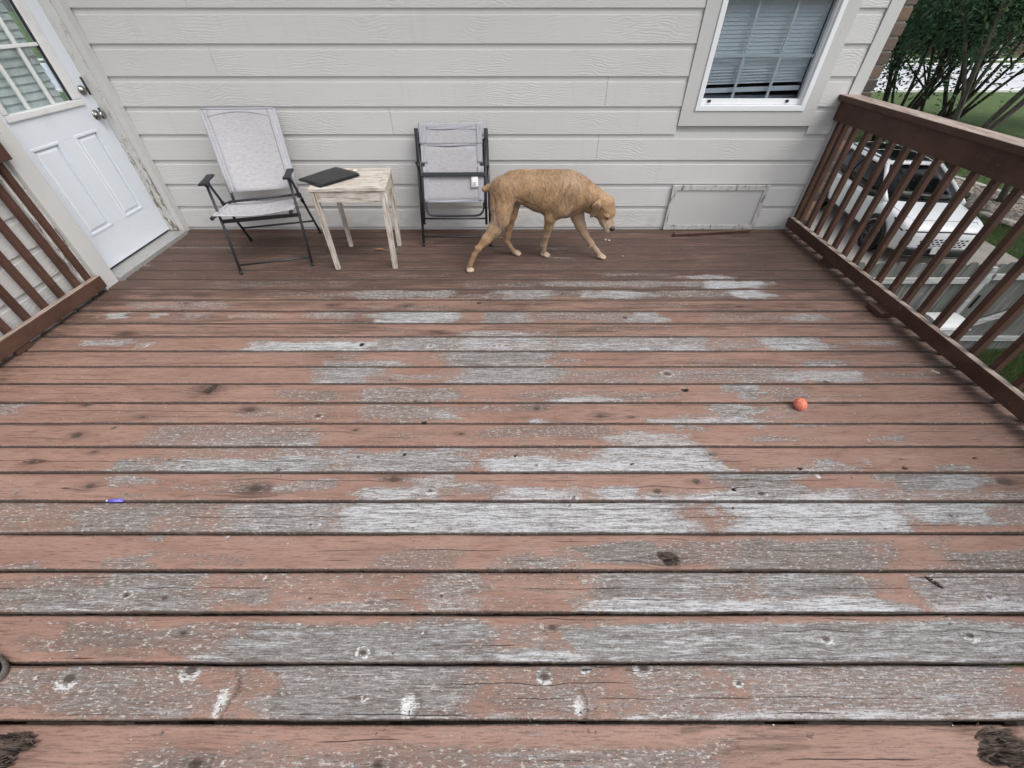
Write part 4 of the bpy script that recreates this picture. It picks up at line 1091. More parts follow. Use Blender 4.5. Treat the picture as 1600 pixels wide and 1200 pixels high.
for (ax, ay), (bx, by) in (((108, 112), (120, 215)), ((704, 112), (706, 215))):
    a, b = zc(ax, ay, .012), zc(bx, by, .018)
    fpart(MB().bar(a, b, .030, .030, up=FN, bevel=.006), 'armrest', 'plastic')
    fpart(MB().tube([zc(bx - 6, 400, .02), zc(bx + 18, 445, .03)], .014, 8), 'hinge', 'plastic')
fpart(MB().tube([zc(180, 1036, .0), zc(745, 1036, .0)], .008, 8), 'front_stretcher', 'metal')
fpart(MB().tube([zc(184, 882, .028), zc(708, 880, .028)], .008, 8), 'rear_stretcher', 'metal')
fpart(MB().bar(zc(147, 506, .040), zc(700, 502, .040), .014, .030, up=FN.cross(VT((1, 0, 0))), bevel=.005), 'seat_crossbar', 'metal')
def crv(pts, w): return [zc(x, y, w) for x, y in pts]
fpart(MB().tube(crv([(198, 740), (199, 790), (206, 822), (222, 845), (250, 856), (430, 858), (620, 856), (655, 848), (678, 825), (688, 790), (690, 740)], .01), .009, 8), 'support_loop', 'metal')
def sheet(pts, w, thick=.003, sag=.006):
    (x0, y0), (x1, y1), (x2, y2), (x3, y3) = pts       # tl tr br bl in crop pixels
    def f(u, v):
        xx = (x0 * (1 - u) + x1 * u) * (1 - v) + (x3 * (1 - u) + x2 * u) * v
        yy = (y0 * (1 - u) + y1 * u) * (1 - v) + (y3 * (1 - u) + y2 * u) * v
        return zc(xx, yy, w - sag * math.sin(PI * u) + .0015 * math.sin(9 * u + 5 * v))
    return MB().grid(f, 14, 10, thick)
up_ = fpart(sheet([(126, 66), (672, 60), (676, 246), (146, 250)], .010), 'backrest', 'fabric')
lo_ = fpart(sheet([(150, 254), (672, 248), (690, 738), (186, 740)], .020), 'seat', 'fabric')
for (xa, xb, ya, yb, w, p) in ((148, 202, 258, 408, .024, lo_), (628, 672, 252, 402, .024, lo_), (170, 216, 440, 736, .024, lo_), (636, 686, 430, 735, .024, lo_), (132, 192, 70, 246, .0135, up_), (622, 668, 66, 244, .0135, up_)):
    k = 8 if xa < 400 else 5
    fpart(sheet([(xa, ya), (xb, ya), (xb + k, yb), (xa + k, yb)], w, .003, .0), 'side_hem', 'hem', p)
fpart(sheet([(150, 250), (672, 244), (673, 258), (151, 264)], .0245, .004, .004), 'fold_hem', 'hem', lo_)
fpart(sheet([(184, 722), (690, 720), (690, 742), (186, 744)], .0235, .004, .004), 'bottom_hem', 'hem', lo_)
fpart(sheet([(188, 92), (620, 88), (622, 118), (190, 122)], .0135, .002, .004), 'top_hem', 'hem', up_)
for x, y in ((162, 420), (676, 416)):
    fpart(MB().bar(zc(x - 18, y, .026), zc(x + 22, y, .026), .018, .016, up=FN, bevel=.004), 'slide_clip', 'plastic', lo_)
def tagf(u, v):
    return zc(578 + 58 * u + 4 * v, 522 + 96 * v - 4 * u, .034 + .004 * math.sin(3 * v + u))
tg = fpart(MB().grid(tagf, 5, 6, .0012), 'care_tag', 'tag')
pl = MB()
for i in range(4): pl.grid(lambda u, v: tagf(.18 + .55 * u * (1 - .2 * (i % 2)), .55 + .09 * i + .03 * v) + FN * .002, 2, 1, .0006)
fpart(pl, 'care_tag_print', 'seam', tg)['kind'] = 'stuff'

# ------------------------------------------------------------------ whitewashed side table
tb = thing('side_table', 'small square side table of weathered whitewashed wood with four straight legs', 'side table', (-1.16, 3.2, 0))
tl0, tr0, tr1, tl1 = VT((-1.402, 2.962, 0)), VT((-.872, 2.982, 0)), VT((-.928, 3.442, 0)), VT((-1.418, 3.432, 0))
TZ = .608
def tp(u, v, z): 
    p = L(L(tl0, tr0, u), L(tl1, tr1, u), v); return VT((p.x, p.y, z))
def upright(me, val):
    a = me.attributes.new('upright', 'FLOAT', 'POINT'); a.data.foreach_set('value', np.full(len(me.vertices), val, np.float32)); return me
def tpart(mb, name, val=0.0, rot=None):
    o = link(name, upright(mb.data(name, M['wood']), val)); return keep(o, tb)
def quadbox(c, z0, z1, bev=.002):
    return MB().hexa([VT((p.x, p.y, z0)) for p in c] + [VT((p.x, p.y, z1)) for p in c], bev)
g = .0012
fw, fd = .094, .105
for c in ([tp(0 + g, 0, 0), tp(1 - g, 0, 0), tp(1 - fw, fd, 0), tp(fw, fd, 0)], [tp(fw, 1 - fd, 0), tp(1 - fw, 1 - fd, 0), tp(1 - g, 1, 0), tp(g, 1, 0)],
          [tp(0, g, 0), tp(fw - g, fd, 0), tp(fw - g, 1 - fd, 0), tp(0, 1 - g, 0)], [tp(1 - fw + g, fd, 0), tp(1, g, 0), tp(1, 1 - g, 0), tp(1 - fw + g, 1 - fd, 0)]):
    tpart(quadbox(c, TZ - .022, TZ + random.uniform(-.001, .001)), 'top_frame')
for i in range(5):
    a, b = fd + .004 + (1 - 2 * fd - .008) * i / 5, fd + .004 + (1 - 2 * fd - .008) * (i + 1) / 5 - .006
    tpart(quadbox([tp(fw + .004, a, 0), tp(1 - fw - .004, a, 0), tp(1 - fw - .004, b, 0), tp(fw + .004, b, 0)], TZ - .020, TZ - .003 + random.uniform(-.001, .001)), 'slat')
lw = .082
LEGS = []
for (u, v) in ((0, 0), (1 - lw, 0), (1 - lw, 1 - lw * 1.12), (0, 1 - lw * 1.12)):
    top = [tp(u + .012 * (1 if u == 0 else -.2), v + .015, 0), tp(u + lw, v + .015, 0), tp(u + lw, v + lw * 1.12, 0), tp(u + .01, v + lw * 1.12, 0)]
    sx = .010 if u == 0 else -.026; sy = -.004 if v == 0 else -.018
    bot = [VT((p.x + sx, p.y + sy, 0)) for p in top]
    m_ = sum(bot, VT()) / 4; bot = [m_ + (p - m_) * .86 for p in bot]
    mb = MB().hexa([VT((p.x, p.y, .001)) for p in bot] + [VT((p.x, p.y, TZ - .0225)) for p in top], .003)
    tpart(mb, 'leg', 1.0)
ah = .075
for c in ([tp(lw + .004, .022, 0), tp(1 - lw - .004, .022, 0), tp(1 - lw - .004, .07, 0), tp(lw + .004, .07, 0)], [tp(lw + .004, .93, 0), tp(1 - lw - .004, .93, 0), tp(1 - lw - .004, .975, 0), tp(lw + .004, .975, 0)],
          [tp(.018, lw * 1.12 + .006, 0), tp(.06, lw * 1.12 + .006, 0), tp(.06, .90, 0), tp(.018, .90, 0)], [tp(.935, lw * 1.12 + .006, 0), tp(.982, lw * 1.12 + .006, 0), tp(.982, .90, 0), tp(.935, .90, 0)]):
    tpart(quadbox(c, TZ - .023 - ah, TZ - .0228), 'apron')
# ------------------------------------------------------------------ folder on the table
fo = thing('folder', 'flat black folder lying on the whitewashed side table, corner overhanging', 'folder', (-1.32, 3.2, TZ))
fz = TZ + .004
q = [on_z(*p, fz) for p in ((501, 292.5), (562.5, 274), (526, 263), (467.5, 282))]
def cover(z0, z1, ins, bend):
    c = sum(q, VT()) / 4
    def f(u, v):
        p = L(L(q[0], q[1], u), L(q[3], q[2], u), v); p = c + (p - c) * ins
        r = max(abs(u - .5), abs(v - .5))
        return VT((p.x, p.y, z1 + bend * (.35 - ((u - .5) ** 2 + (v - .5) ** 2)) + .001 * math.sin(7 * u + 3 * v)))
    return MB().grid(f, 14, 14, z1 - z0)
keep(cover(fz - .003, fz, 1.0, .001).build('back_cover', M['leather']), fo)
keep(cover(fz + .0002, fz + .008, .965, .003).build('papers', M['plastic']), fo)
keep(cover(fz + .009, fz + .0125, 1.0, .006).build('front_cover', M['leather']), fo)
e = MB(); e.tube([L(q[0], q[3], .02) + VT((0, 0, .006)), L(q[0], q[3], .98) + VT((0, 0, .006))], .0065, 10); keep(e.build('spine', M['leather']), fo)
p = on_z(555, 267, TZ + .004)
sc_ = MB().grid(lambda u, v: p + VT(((u - .5) * .034 + .006 * math.sin(5 * v), (v - .5) * .030, .002 + .006 * math.sin(4 * u + 3 * v) ** 2)), 6, 6, .001)
o = sc_.build('paper_scrap', M['tissue'], label='crumpled white scrap behind the folder on the side table', category='scrap')

# ------------------------------------------------------------------ small things on the boards
bp = on_z(1250, 643, 0); rb = .0325
bm = bmesh.new(); bmesh.ops.create_icosphere(bm, subdivisions=5, radius=rb)
for v in bm.verts:
    n = v.co.normalized()
    k = abs(mnoise.noise(n * 2.6 + VT((3, 1, 2)))); k2 = mnoise.noise(n * 7.0)
    v.co = n * rb * (1 - .13 * max(0, 1 - k * 5.5) + .025 * k2); v.co.z *= .86
for f in bm.faces: f.smooth = True
me = bpy.data.meshes.new('ball'); bm.to_mesh(me); bm.free(); me.materials.append(M['ball'])
ballo = link('ball', me, None, (bp.x + .002, bp.y + .026, rb * .86 + .0005), label='chewed coral orange rubber ball lying on the boards', category='ball')
ballo.rotation_euler = (.6, .3, .4)

lp = on_z(177, 781.5, .002)
li = thing('lighter', 'violet plastic lighter wedged in the gap between two boards', 'lighter', (lp.x, lp.y, 0))
x0 = on_z(166, 782, 0).x; x1 = on_z(192, 782, 0).x
keep(MB().tube([(x0 + .008, lp.y, -.0015), (x1, lp.y + .001, -.0012)], .0075, 14, True, .62).build('body', M['lighter']), li)
keep(MB().tube([(x0 - .001, lp.y, -.0015), (x0 + .0078, lp.y, -.0015)], .0062, 12, True, .7).build('metal_hood', M['silver']), li)
keep(MB().tube([(x1 - .007, lp.y - .0014, .0018), (x1 - .004, lp.y - .0014, .0036)], .0022, 8).build('valve', M['plastic']), li)

st = thing('wood_strip', 'thin brown wooden strip lying along the foot of the wall', 'wood strip', (1.82, 3.64, 0))
a, b = on_z(1054, 370, .004), on_z(1173, 365.5, .004)
mb = MB().bar(VT((a.x, 3.605, .0135)), VT((b.x, 3.690, .0135)), .034, .020, bevel=.002)
keep(mb.build('batten', M['stain']), st)
mb = MB().hexa([(a.x - .012, 3.588, .0015), (a.x - .002, 3.586, .0015), (a.x - .002, 3.624, .0015), (a.x - .022, 3.615, .0015), (a.x - .008, 3.590, .012), (a.x - .002, 3.588, .021), (a.x - .002, 3.621, .021), (a.x - .014, 3.612, .010)])
keep(mb.build('split_end', M['stain']), st)

dl = on_z(593, 391.5, .003)
mb = MB().grid(lambda u, v: dl + VT(((u - .5) * .085, (v - .5) * .030 * math.sin(PI * min(max(u, .03), .97)) + .006 * math.sin(3 * u), .004 + .010 * abs(v - .5) + .006 * math.sin(PI * u))), 10, 4, .0008)
mb.build('fallen_leaf', M['leafdry'], label='curled dry brown leaf under the side table', category='leaf')
for px, py, s, lab in ((945.8, 374.5, .010, 'left one of two pale crumbs below the dog nose'), (951.5, 375.5, .011, 'right one of two pale crumbs below the dog nose'), (973, 400, .006, 'tiny white crumb right of the front paw')):
    c = on_z(px, py, s * .6)
    bm = bmesh.new(); bmesh.ops.create_icosphere(bm, subdivisions=2, radius=s)
    for v in bm.verts: v.co *= 1 + .25 * mnoise.noise(v.co * 160 + VT((px, 0, 0))); v.co.z *= .7
    for f in bm.faces: f.smooth = True
    me = bpy.data.meshes.new('crumb'); bm.to_mesh(me); bm.free(); me.materials.append(M['crumb'])
    link('crumb', me, None, c, label=lab, category='crumb', group='crumbs on the boards')
c = on_z(1461, 581, .003)
mb = MB().bar(c + VT((-.012, .014, 0)), c + VT((.014, -.016, .001)), .010, .004, bevel=.001)
mb.build('wood_chip', M['crumb'], label='pale wood chip on the boards near the right railing', category='chip')
# scattered flakes of old paint that sit on the boards, too many and small to count
fl = MB()
for i in range(420):
    x, y = random.uniform(-2.8, 2.45), random.uniform(.15, 3.7)
    s = random.uniform(.0012, .0035); a = random.uniform(0, 6.28)
    z = .0012
    fl.hexa([(x + s * math.cos(a + k * 1.57) * random.uniform(.6, 1.3), y + s * math.sin(a + k * 1.57) * random.uniform(.5, 1), z) for k in range(4)] + [(x + s * .8 * math.cos(a + k * 1.57), y + s * .7 * math.sin(a + k * 1.57), z + s * .35) for k in range(4)])
fl.build('paint_flakes', M['crumb'], kind='stuff')

# shoe: only its toe reaches into the frame
sh = thing('shoe', 'dark grey shoe toe with grey rubber edge at the left frame border', 'shoe', (-1.72, .31, 0))
tip = on_z(19, 1047, .012) + VT((-.011, -.018, 0))
def shoe_ring(t, z, grow=0.0):
    """outline of a sole, t round the outline; toe to +x"""
    a = 2 * PI * t
    x = math.cos(a); y = math.sin(a)
    wd = .047 if x > 0 else .038
    wd = .048 + .010 * math.sin(PI * min(1, max(0, (x + .2) / 1.2))) - .006 * (x < 0) * -x
    return VT((tip.x - .145 + (.145 + grow) * (abs(x) ** .8) * (1 if x > 0 else -1), tip.y + .005 + (wd + grow) * (abs(y) ** .85) * (1 if y > 0 else -1), z))
sl = MB(); n = 40
levels = [(.002, -.004), (.006, .0), (.018, .002), (.026, -.001)]
rings = [[sl.bm.verts.new(shoe_ring(k / n, z, g_)) for k in range(n)] for z, g_ in levels]
for i in range(len(rings) - 1):
    for k in range(n):
        f = sl.bm.faces.new((rings[i][k], rings[i][(k + 1) % n], rings[i + 1][(k + 1) % n], rings[i + 1][k])); f.smooth = True
sl.bm.faces.new(rings[0][::-1]); sl.bm.faces.new(rings[-1])
keep(sl.build('sole', M['sole']), sh)
up = MB()
rings = []
for i in range(9):
    t = i / 8; z = .0262 + .052 * math.sin(t * PI / 2)
    s = math.cos(t * PI / 2) ** .55 if i < 8 else .02
    row = []
    for k in range(n):
        p_ = shoe_ring(k / n, z, -.006); c_ = VT((tip.x - .18, tip.y + .005, z))
        heel = sstep(tip.x - .12, tip.x - .24, p_.x)
        row.append(up.bm.verts.new(c_ + (p_ - c_) * s + VT((0, 0, .025 * float(heel) * t))))
    rings.append(row)
for i in range(8):
    for k in range(n):
        f = up.bm.faces.new((rings[i][k], rings[i][(k + 1) % n], rings[i + 1][(k + 1) % n], rings[i + 1][k])); f.smooth = True
up.bm.faces.new(rings[-1]); up.bm.faces.new(rings[0][::-1])
keep(up.build('upper', M['shoe']), sh)
# ------------------------------------------------------------------ dog: one continuous skin from a smooth distance field
def surface_nets(F, org, h):
    S = F < 0
    nx, ny, nz = F.shape
    corners = [(i, j, k) for i in (0, 1) for j in (0, 1) for k in (0, 1)]
    cnt = np.zeros((nx - 1, ny - 1, nz - 1), np.int8)
    for (i, j, k) in corners: cnt += S[i:nx - 1 + i, j:ny - 1 + j, k:nz - 1 + k]
    cells = np.argwhere((cnt > 0) & (cnt < 8))
    idx = np.full(cnt.shape, -1, np.int64); idx[cells[:, 0], cells[:, 1], cells[:, 2]] = np.arange(len(cells))
    acc = np.zeros((len(cells), 3)); n = np.zeros(len(cells))
    for a in corners:
        for ax in range(3):
            if a[ax]: continue
            b = list(a); b[ax] = 1
            fa = F[cells[:, 0] + a[0], cells[:, 1] + a[1], cells[:, 2] + a[2]]
            fb = F[cells[:, 0] + b[0], cells[:, 1] + b[1], cells[:, 2] + b[2]]
            m = (fa < 0) != (fb < 0)
            t = np.where(m, fa / np.where(fa == fb, 1, fa - fb), 0)
            p = np.tile(np.array(a, float), (len(cells), 1)); p[:, ax] += t
            acc[m] += p[m]; n[m] += 1
    V = (cells + acc / np.maximum(n, 1)[:, None]) * h + np.array(org)
    Q = []
    for ax in range(3):
        o1, o2 = [(1, 2), (2, 0), (0, 1)][ax]
        sl0 = [slice(None)] * 3; sl1 = [slice(None)] * 3
        sl0[ax] = slice(0, -1); sl1[ax] = slice(1, None)
        ch_ = S[tuple(sl0)] != S[tuple(sl1)]
        e = np.argwhere(ch_)
        lim = np.array(cnt.shape)
        ok = (e[:, o1] > 0) & (e[:, o2] > 0) & (e[:, o1] < lim[o1]) & (e[:, o2] < lim[o2]) & (e[:, ax] < lim[ax])
        e = e[ok]
        def g(d1, d2):
            q = e.copy(); q[:, o1] += d1; q[:, o2] += d2; return idx[q[:, 0], q[:, 1], q[:, 2]]
        quad = np.stack([g(-1, -1), g(0, -1), g(0, 0), g(-1, 0)], 1)
        flip = ~S[tuple(e.T)]
        quad[flip] = quad[flip][:, ::-1]
        Q.append(quad)
    return V, np.concatenate(Q)

def sdf_mesh(prims, lo, hi, h, cuts=()):
    lo, hi = np.array(lo), np.array(hi)
    n = np.ceil((hi - lo) / h).astype(int) + 1
    F = np.full(n, 1.0, np.float32)
    ax = [lo[i] + h * np.arange(n[i]) for i in range(3)]
    for (p0, r0, p1, r1, ys, k) in prims:
        p0, p1 = np.array(p0), np.array(p1)
        mr = max(r0, r1) + k * 1.2 + .03
        a = np.maximum(((np.minimum(p0, p1) - mr - lo) / h).astype(int), 0)
        b = np.minimum(((np.maximum(p0, p1) + mr - lo) / h).astype(int) + 2, n)
        if (b <= a).any(): continue
        X = ax[0][a[0]:b[0], None, None]; Y = ax[1][None, a[1]:b[1], None]; Z = ax[2][None, None, a[2]:b[2]]
        d = p1 - p0
        dd = max(d @ d, 1e-9)
        t = np.clip(((X - p0[0]) * d[0] + (Y - p0[1]) * d[1] + (Z - p0[2]) * d[2]) / dd, 0, 1)
        cx, cy, cz = p0[0] + t * d[0], p0[1] + t * d[1], p0[2] + t * d[2]
        D = np.sqrt((X - cx) ** 2 + ((Y - cy) / ys) ** 2 + (Z - cz) ** 2) - (r0 + t * (r1 - r0))
        f = F[a[0]:b[0], a[1]:b[1], a[2]:b[2]]
        hh = np.clip(.5 + .5 * (f - D) / k, 0, 1)
        F[a[0]:b[0], a[1]:b[1], a[2]:b[2]] = f * (1 - hh) + D * hh - k * hh * (1 - hh)
    for (p0, r0, p1, r1, ys, k) in cuts:
        p0, p1 = np.array(p0), np.array(p1); mr = max(r0, r1) + k * 1.2 + .02
        a = np.maximum(((np.minimum(p0, p1) - mr - lo) / h).astype(int), 0)
        b = np.minimum(((np.maximum(p0, p1) + mr - lo) / h).astype(int) + 2, n)
        X = ax[0][a[0]:b[0], None, None]; Y = ax[1][None, a[1]:b[1], None]; Z = ax[2][None, None, a[2]:b[2]]
        d = p1 - p0; dd = max(d @ d, 1e-9)
        t = np.clip(((X - p0[0]) * d[0] + (Y - p0[1]) * d[1] + (Z - p0[2]) * d[2]) / dd, 0, 1)
        D = np.sqrt((X - p0[0] - t * d[0]) ** 2 + ((Y - p0[1] - t * d[1]) / ys) ** 2 + (Z - p0[2] - t * d[2]) ** 2) - (r0 + t * (r1 - r0))
        f = F[a[0]:b[0], a[1]:b[1], a[2]:b[2]]
        hh = np.clip(.5 - .5 * (f + D) / k, 0, 1)
        F[a[0]:b[0], a[1]:b[1], a[2]:b[2]] = f * (1 - hh) - D * hh + k * hh * (1 - hh)
    return surface_nets(F, lo, h)

def dp(px, py, Y): return tuple(on_y(px, py, Y))
YB, YF = 3.085, 3.185            # spine distance at the hips and at the shoulders
def sp(px, py): return dp(px, py, YB + (YF - YB) * (px - 785) / 105.0)
PR = []
def chain(pts, ys, k):
    """pts: (px, py, Y, r)"""
    for a, b in zip(pts[:-1], pts[1:]):
        PR.append((dp(*a[:3]), a[3], dp(*b[:3]), b[3], ys, k))
def tor(a, ra, b, rb, ys, k=.035): PR.append((sp(*a), ra, sp(*b), rb, ys, k))
tor((787, 297), .100, (815, 292.5), .107, .72)
tor((815, 292.5), .107, (845, 299.5), .138, .70)
tor((845, 299.5), .138, (872, 304), .157, .68)
tor((872, 304), .157, (892, 303), .146, .68)
tor((892, 300), .132, (906, 303), .108, .72)              # front of the chest
tor((898, 316), .085, (909, 319), .060, .8)
tor((800, 279), .05, (889, 276), .042, .55, .03)            # spine
tor((862, 325), .075, (885, 326), .07, .6)                  # brisket
# neck, head (lowered, turned a little to the viewer)
PR.append((sp(903, 300), .105, dp(926, 310, 3.18), .082, .78, .03))
PR.append((dp(926, 310, 3.18), .082, dp(942, 317, 3.165), .066, .84, .025))
PR.append((dp(921, 321, 3.17), .052, dp(934, 331, 3.16), .045, .8, .03))   # throat
HY = 3.16
PR.append((dp(944.5, 321, HY), .064, dp(947.5, 331, HY - .012), .058, .98, .02))
PR.append((dp(951, 317, HY - .01), .045, dp(955, 332, HY - .022), .034, 1.1, .02))          # forehead
PR.append((dp(941, 335, HY - .01), .044, dp(944, 345, HY - .015), .040, .95, .018))         # cheek
PR.append((dp(950, 337, HY - .02), .040, dp(953.5, 354, HY - .05), .030, .95, .016))         # bridge of the muzzle
PR.append((dp(945.5, 346, HY - .03), .035, dp(949.5, 358, HY - .048), .029, 1.05, .014))       # flews
PR.append((dp(956, 352, HY - .05), .022, dp(956.5, 356, HY - .055), .020, 1.0, .010))
PR.append((dp(949.8, 339, HY - .066), .013, dp(946.5, 338, HY - .062), .010, 1.0, .008))       # brow over the near eye
PR.append((dp(958.6, 334, HY + .022), .014, dp(959.0, 336, HY + .02), .012, 1.0, .008))
# ears: folded flaps
PR.append((dp(938.5, 314.5, HY - .064), .025, dp(931, 323, HY - .090), .031, .36, .008))
PR.append((dp(931, 323, HY - .090), .031, dp(925.0, 337.0, HY - .086), .018, .34, .006))
PR.append((dp(938.5, 318.5, HY - .066), .016, dp(932, 329, HY - .085), .014, .5, .006))
PR.append((dp(951.5, 310, HY + .05), .020, dp(955, 313, HY + .075), .016, .6, .008))
PR.append((dp(955, 313, HY + .075), .016, dp(957.5, 322, HY + .085), .012, .5, .006))
# tail stump
chain([(770, 291, YB, .030), (763, 293.5, YB - .005, .0215), (756.5, 296, YB - .01, .0185)], 1, .014)
# near hind leg, stretched back
chain([(787, 300, 3.03, .098), (783, 326, 3.015, .080)], .62, .03)
chain([(784, 328, 3.01, .072), (782, 343, 3.00, .062), (771.5, 360, 2.99, .046), (760, 374, 2.975, .034), (747, 388.5, 2.96, .0205)], .72, .022)
chain([(745, 387.5, 2.96, .016), (748, 388.5, 2.96, .0185), (740.5, 399, 2.955, .0185), (734.5, 413.5, 2.95, .0195)], .95, .012)
chain([(766, 372, 2.98, .012), (744, 387, 2.96, .008)], 1, .012)            # tendon
# far hind leg
chain([(798, 312, 3.15, .085), (797, 335, 3.165, .052), (796, 352, 3.18, .031), (793, 368, 3.19, .024), (791, 376, 3.195, .022)], .8, .022)
chain([(791, 376, 3.195, .0215), (796.5, 384, 3.21, .017), (802.5, 392, 3.22, .0185)], 1, .01)
# near foreleg
chain([(888, 300, 3.105, .085), (876, 325, 3.095, .066), (861, 338.5, 3.10, .047)], .7, .03)
chain([(859.5, 342, 3.105, .043), (857.5, 354, 3.125, .034), (853.2, 368, 3.15, .0255), (850, 382, 3.18, .0215), (849.5, 391, 3.195, .0205)], .85, .016)
chain([(846.5, 381, 3.18, .011), (845, 384.5, 3.18, .008)], 1, .008)
# far foreleg, reaching forward
chain([(899, 322, 3.245, .070), (902.5, 339, 3.245, .050), (906.5, 351, 3.23, .040), (913.5, 366, 3.21, .029), (923.5, 380, 3.19, .0215), (932, 392, 3.175, .019), (935.5, 396, 3.17, .020)], .85, .02)
chain([(923, 384, 3.175, .009), (921.5, 387, 3.17, .007)], 1, .008)
# paws with four toes each
def paw(px, py, Y, hx, s=1.0, up=0.0):
    c = VT(dp(px, py, Y)); c.z = .021 * s + up
    d = VT((hx[0], hx[1], 0)).normalized(); n_ = VT((-d.y, d.x, 0))
    PR.append((tuple(c - d * .014 * s), .022 * s, tuple(c + d * .010 * s), .021 * s, 1.0, .010))
    for i, o in enumerate((-.021, -.0075, .0075, .021)):
        f = .026 if i in (1, 2) else .017
        b = c + n_ * o * s * .9 + d * .006 * s; e = c + n_ * o * s * 1.05 + d * (f + .010) * s
        b.z = .017 * s + up; e.z = .0115 * s + up
        PR.append((tuple(b), .0125 * s, tuple(e), .0112 * s, 1.0, .0035))
paw(733.5, 418.5, 2.958, (.45, -1), .92)
paw(806, 393.5, 3.235, (1, -.25))
paw(851, 396, 3.205, (1, -.25))
paw(938.5, 399.5, 3.168, (1, -.2))
# flank fold and belly tuck detail
CUTS = []
Vd, Qd = sdf_mesh(PR, (-.46, 2.84, -.02), (.93, 3.40, .74), .0052, CUTS)
# relax the net
nb = np.zeros_like(Vd); ct = np.zeros(len(Vd))
E_ = np.concatenate([Qd[:, [0, 1]], Qd[:, [1, 2]], Qd[:, [2, 3]], Qd[:, [3, 0]]])
for it in range(4):
    nb[:] = 0; ct[:] = 0
    for c in range(3):
        nb[:, c] = np.bincount(E_[:, 0], Vd[E_[:, 1], c], len(Vd)) + np.bincount(E_[:, 1], Vd[E_[:, 0], c], len(Vd))
    ct = np.bincount(E_[:, 0], minlength=len(Vd)) + np.bincount(E_[:, 1], minlength=len(Vd))
    Vd = Vd + (.5 if it % 2 == 0 else -.46) * (nb / np.maximum(ct, 1)[:, None] - Vd)
Vd[:, 2] = np.maximum(Vd[:, 2], .0015)
def near(px, py, Y, r, soft=.5):
    c = np.array(dp(px, py, Y)); d = np.sqrt(((Vd - c) ** 2).sum(1)); return 1 - sstep(r * soft, r, d)
# muscle relief on the skin: shallow grooves and ridges along lines over the near side
def vnormals(V, Q):
    n_ = np.cross(V[Q[:, 2]] - V[Q[:, 0]], V[Q[:, 3]] - V[Q[:, 1]])
    out = np.stack([sum(np.bincount(Q[:, k], n_[:, c], len(V)) for k in range(4)) for c in range(3)], 1)
    return out / np.maximum(np.linalg.norm(out, axis=1), 1e-12)[:, None]
Nd = vnormals(Vd, Qd)
if Nd[np.argmax(Vd[:, 2]), 2] < 0: Nd = -Nd; 
disp = np.zeros(len(Vd)); shade = np.zeros(len(Vd))
def relief(pts, amp, wid, Y=3.08):
    P = np.array([dp(px_, py_, Y) for px_, py_ in pts])[:, [0, 2]]
    X = Vd[:, [0, 2]]; best = np.full(len(Vd), 9.0)
    for a, b in zip(P[:-1], P[1:]):
        d = b - a; t = np.clip(((X - a) @ d) / (d @ d), 0, 1); best = np.minimum(best, np.linalg.norm(X - a - t[:, None] * d, axis=1))
    disp[:] += amp * np.exp(-(best / wid) ** 2) * np.clip(-Nd[:, 1] * 1.6, 0, 1) * (Vd[:, 1] < 3.16)
relief([(893, 276), (884, 296), (872, 318), (862, 332)], -.0070, .011)
relief([(886, 276), (878, 296), (868, 316)], .0045, .012)
relief([(906, 286), (903, 304), (896, 320)], -.0065, .011)
relief([(900, 284), (897, 300), (891, 314), (880, 326)], .0050, .014)
relief([(912, 331), (900, 336), (880, 340), (868, 343)], -.0050, .008)
relief([(801, 280), (804, 298), (803, 316), (799, 332)], -.0080, .012)
relief([(783, 283), (786, 305), (786, 328)], .0050, .022)
relief([(772, 300), (774, 322), (779, 345)], -.0045, .010)
relief([(796, 333), (787, 346), (776, 360)], .0040, .009, 3.0)
relief([(774, 350), (763, 367), (752, 381)], -.0045, .006, 2.97)
for gx in (824, 832, 840, 848, 856): relief([(gx + 5, 284), (gx + 1, 300), (gx - 6, 318)], -.0030, .0065)
relief([(806, 306), (822, 316), (846, 326)], -.0035, .010)
relief([(857, 343), (854, 360), (850, 378)], -.0030, .005, 3.14)
relief([(934, 306), (929, 318), (920, 328)], -.0045, .008, 3.12)
relief([(938, 326), (944, 332), (950, 333)], -.0030, .006, 3.1)
relief([(944, 346), (949, 356), (953, 360)], -.0035, .004, 3.1)
relief([(952, 338), (955, 348)], -.003, .006, 3.1)
Vd = Vd + Nd * disp[:, None]
Vd[:, 2] = np.maximum(Vd[:, 2], .0015)
z = Vd[:, 2]; x = Vd[:, 0]
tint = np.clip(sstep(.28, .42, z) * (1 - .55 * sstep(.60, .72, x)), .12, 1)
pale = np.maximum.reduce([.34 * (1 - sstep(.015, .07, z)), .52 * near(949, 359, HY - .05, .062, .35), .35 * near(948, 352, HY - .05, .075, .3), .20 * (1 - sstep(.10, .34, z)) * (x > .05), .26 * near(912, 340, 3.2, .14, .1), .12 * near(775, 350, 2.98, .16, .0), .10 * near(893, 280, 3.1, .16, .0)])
dark = np.maximum.reduce([.16 * sstep(.56, .66, z), .34 * sstep(.2, .8, -Nd[:, 2]) * sstep(.25, .34, z), .22 * np.clip(-disp / .006, 0, 1), .60 * near(930.5, 328, HY - .090, .055, .5), .52 * near(925.5, 337, HY - .08, .040, .2), .6 * near(936.5, 329, HY - .06, .022, .2), .62 * near(938.5, 323.5, HY - .07, .022, .2), .75 * near(949.4, 341.0, HY - .06, .026, .25), .5 * near(959.6, 336, HY + .02, .018, .2), .45 * near(756, 296, YB, .02, .2), .42 * near(954.5, 349, HY - .05, .045, .3), .55 * near(948.5, 358.5, HY - .08, .016, .3), .30 * near(905, 329, 3.10, .035, .2), .32 * near(875, 338, 3.12, .035, .2)])  # coat marks, plus shade painted into underside, muscle grooves and ear fold
dog = thing('dog', 'tan brindle short haired dog with docked tail, sniffing as it walks along the wall', 'dog', (.2, 3.15, 0))
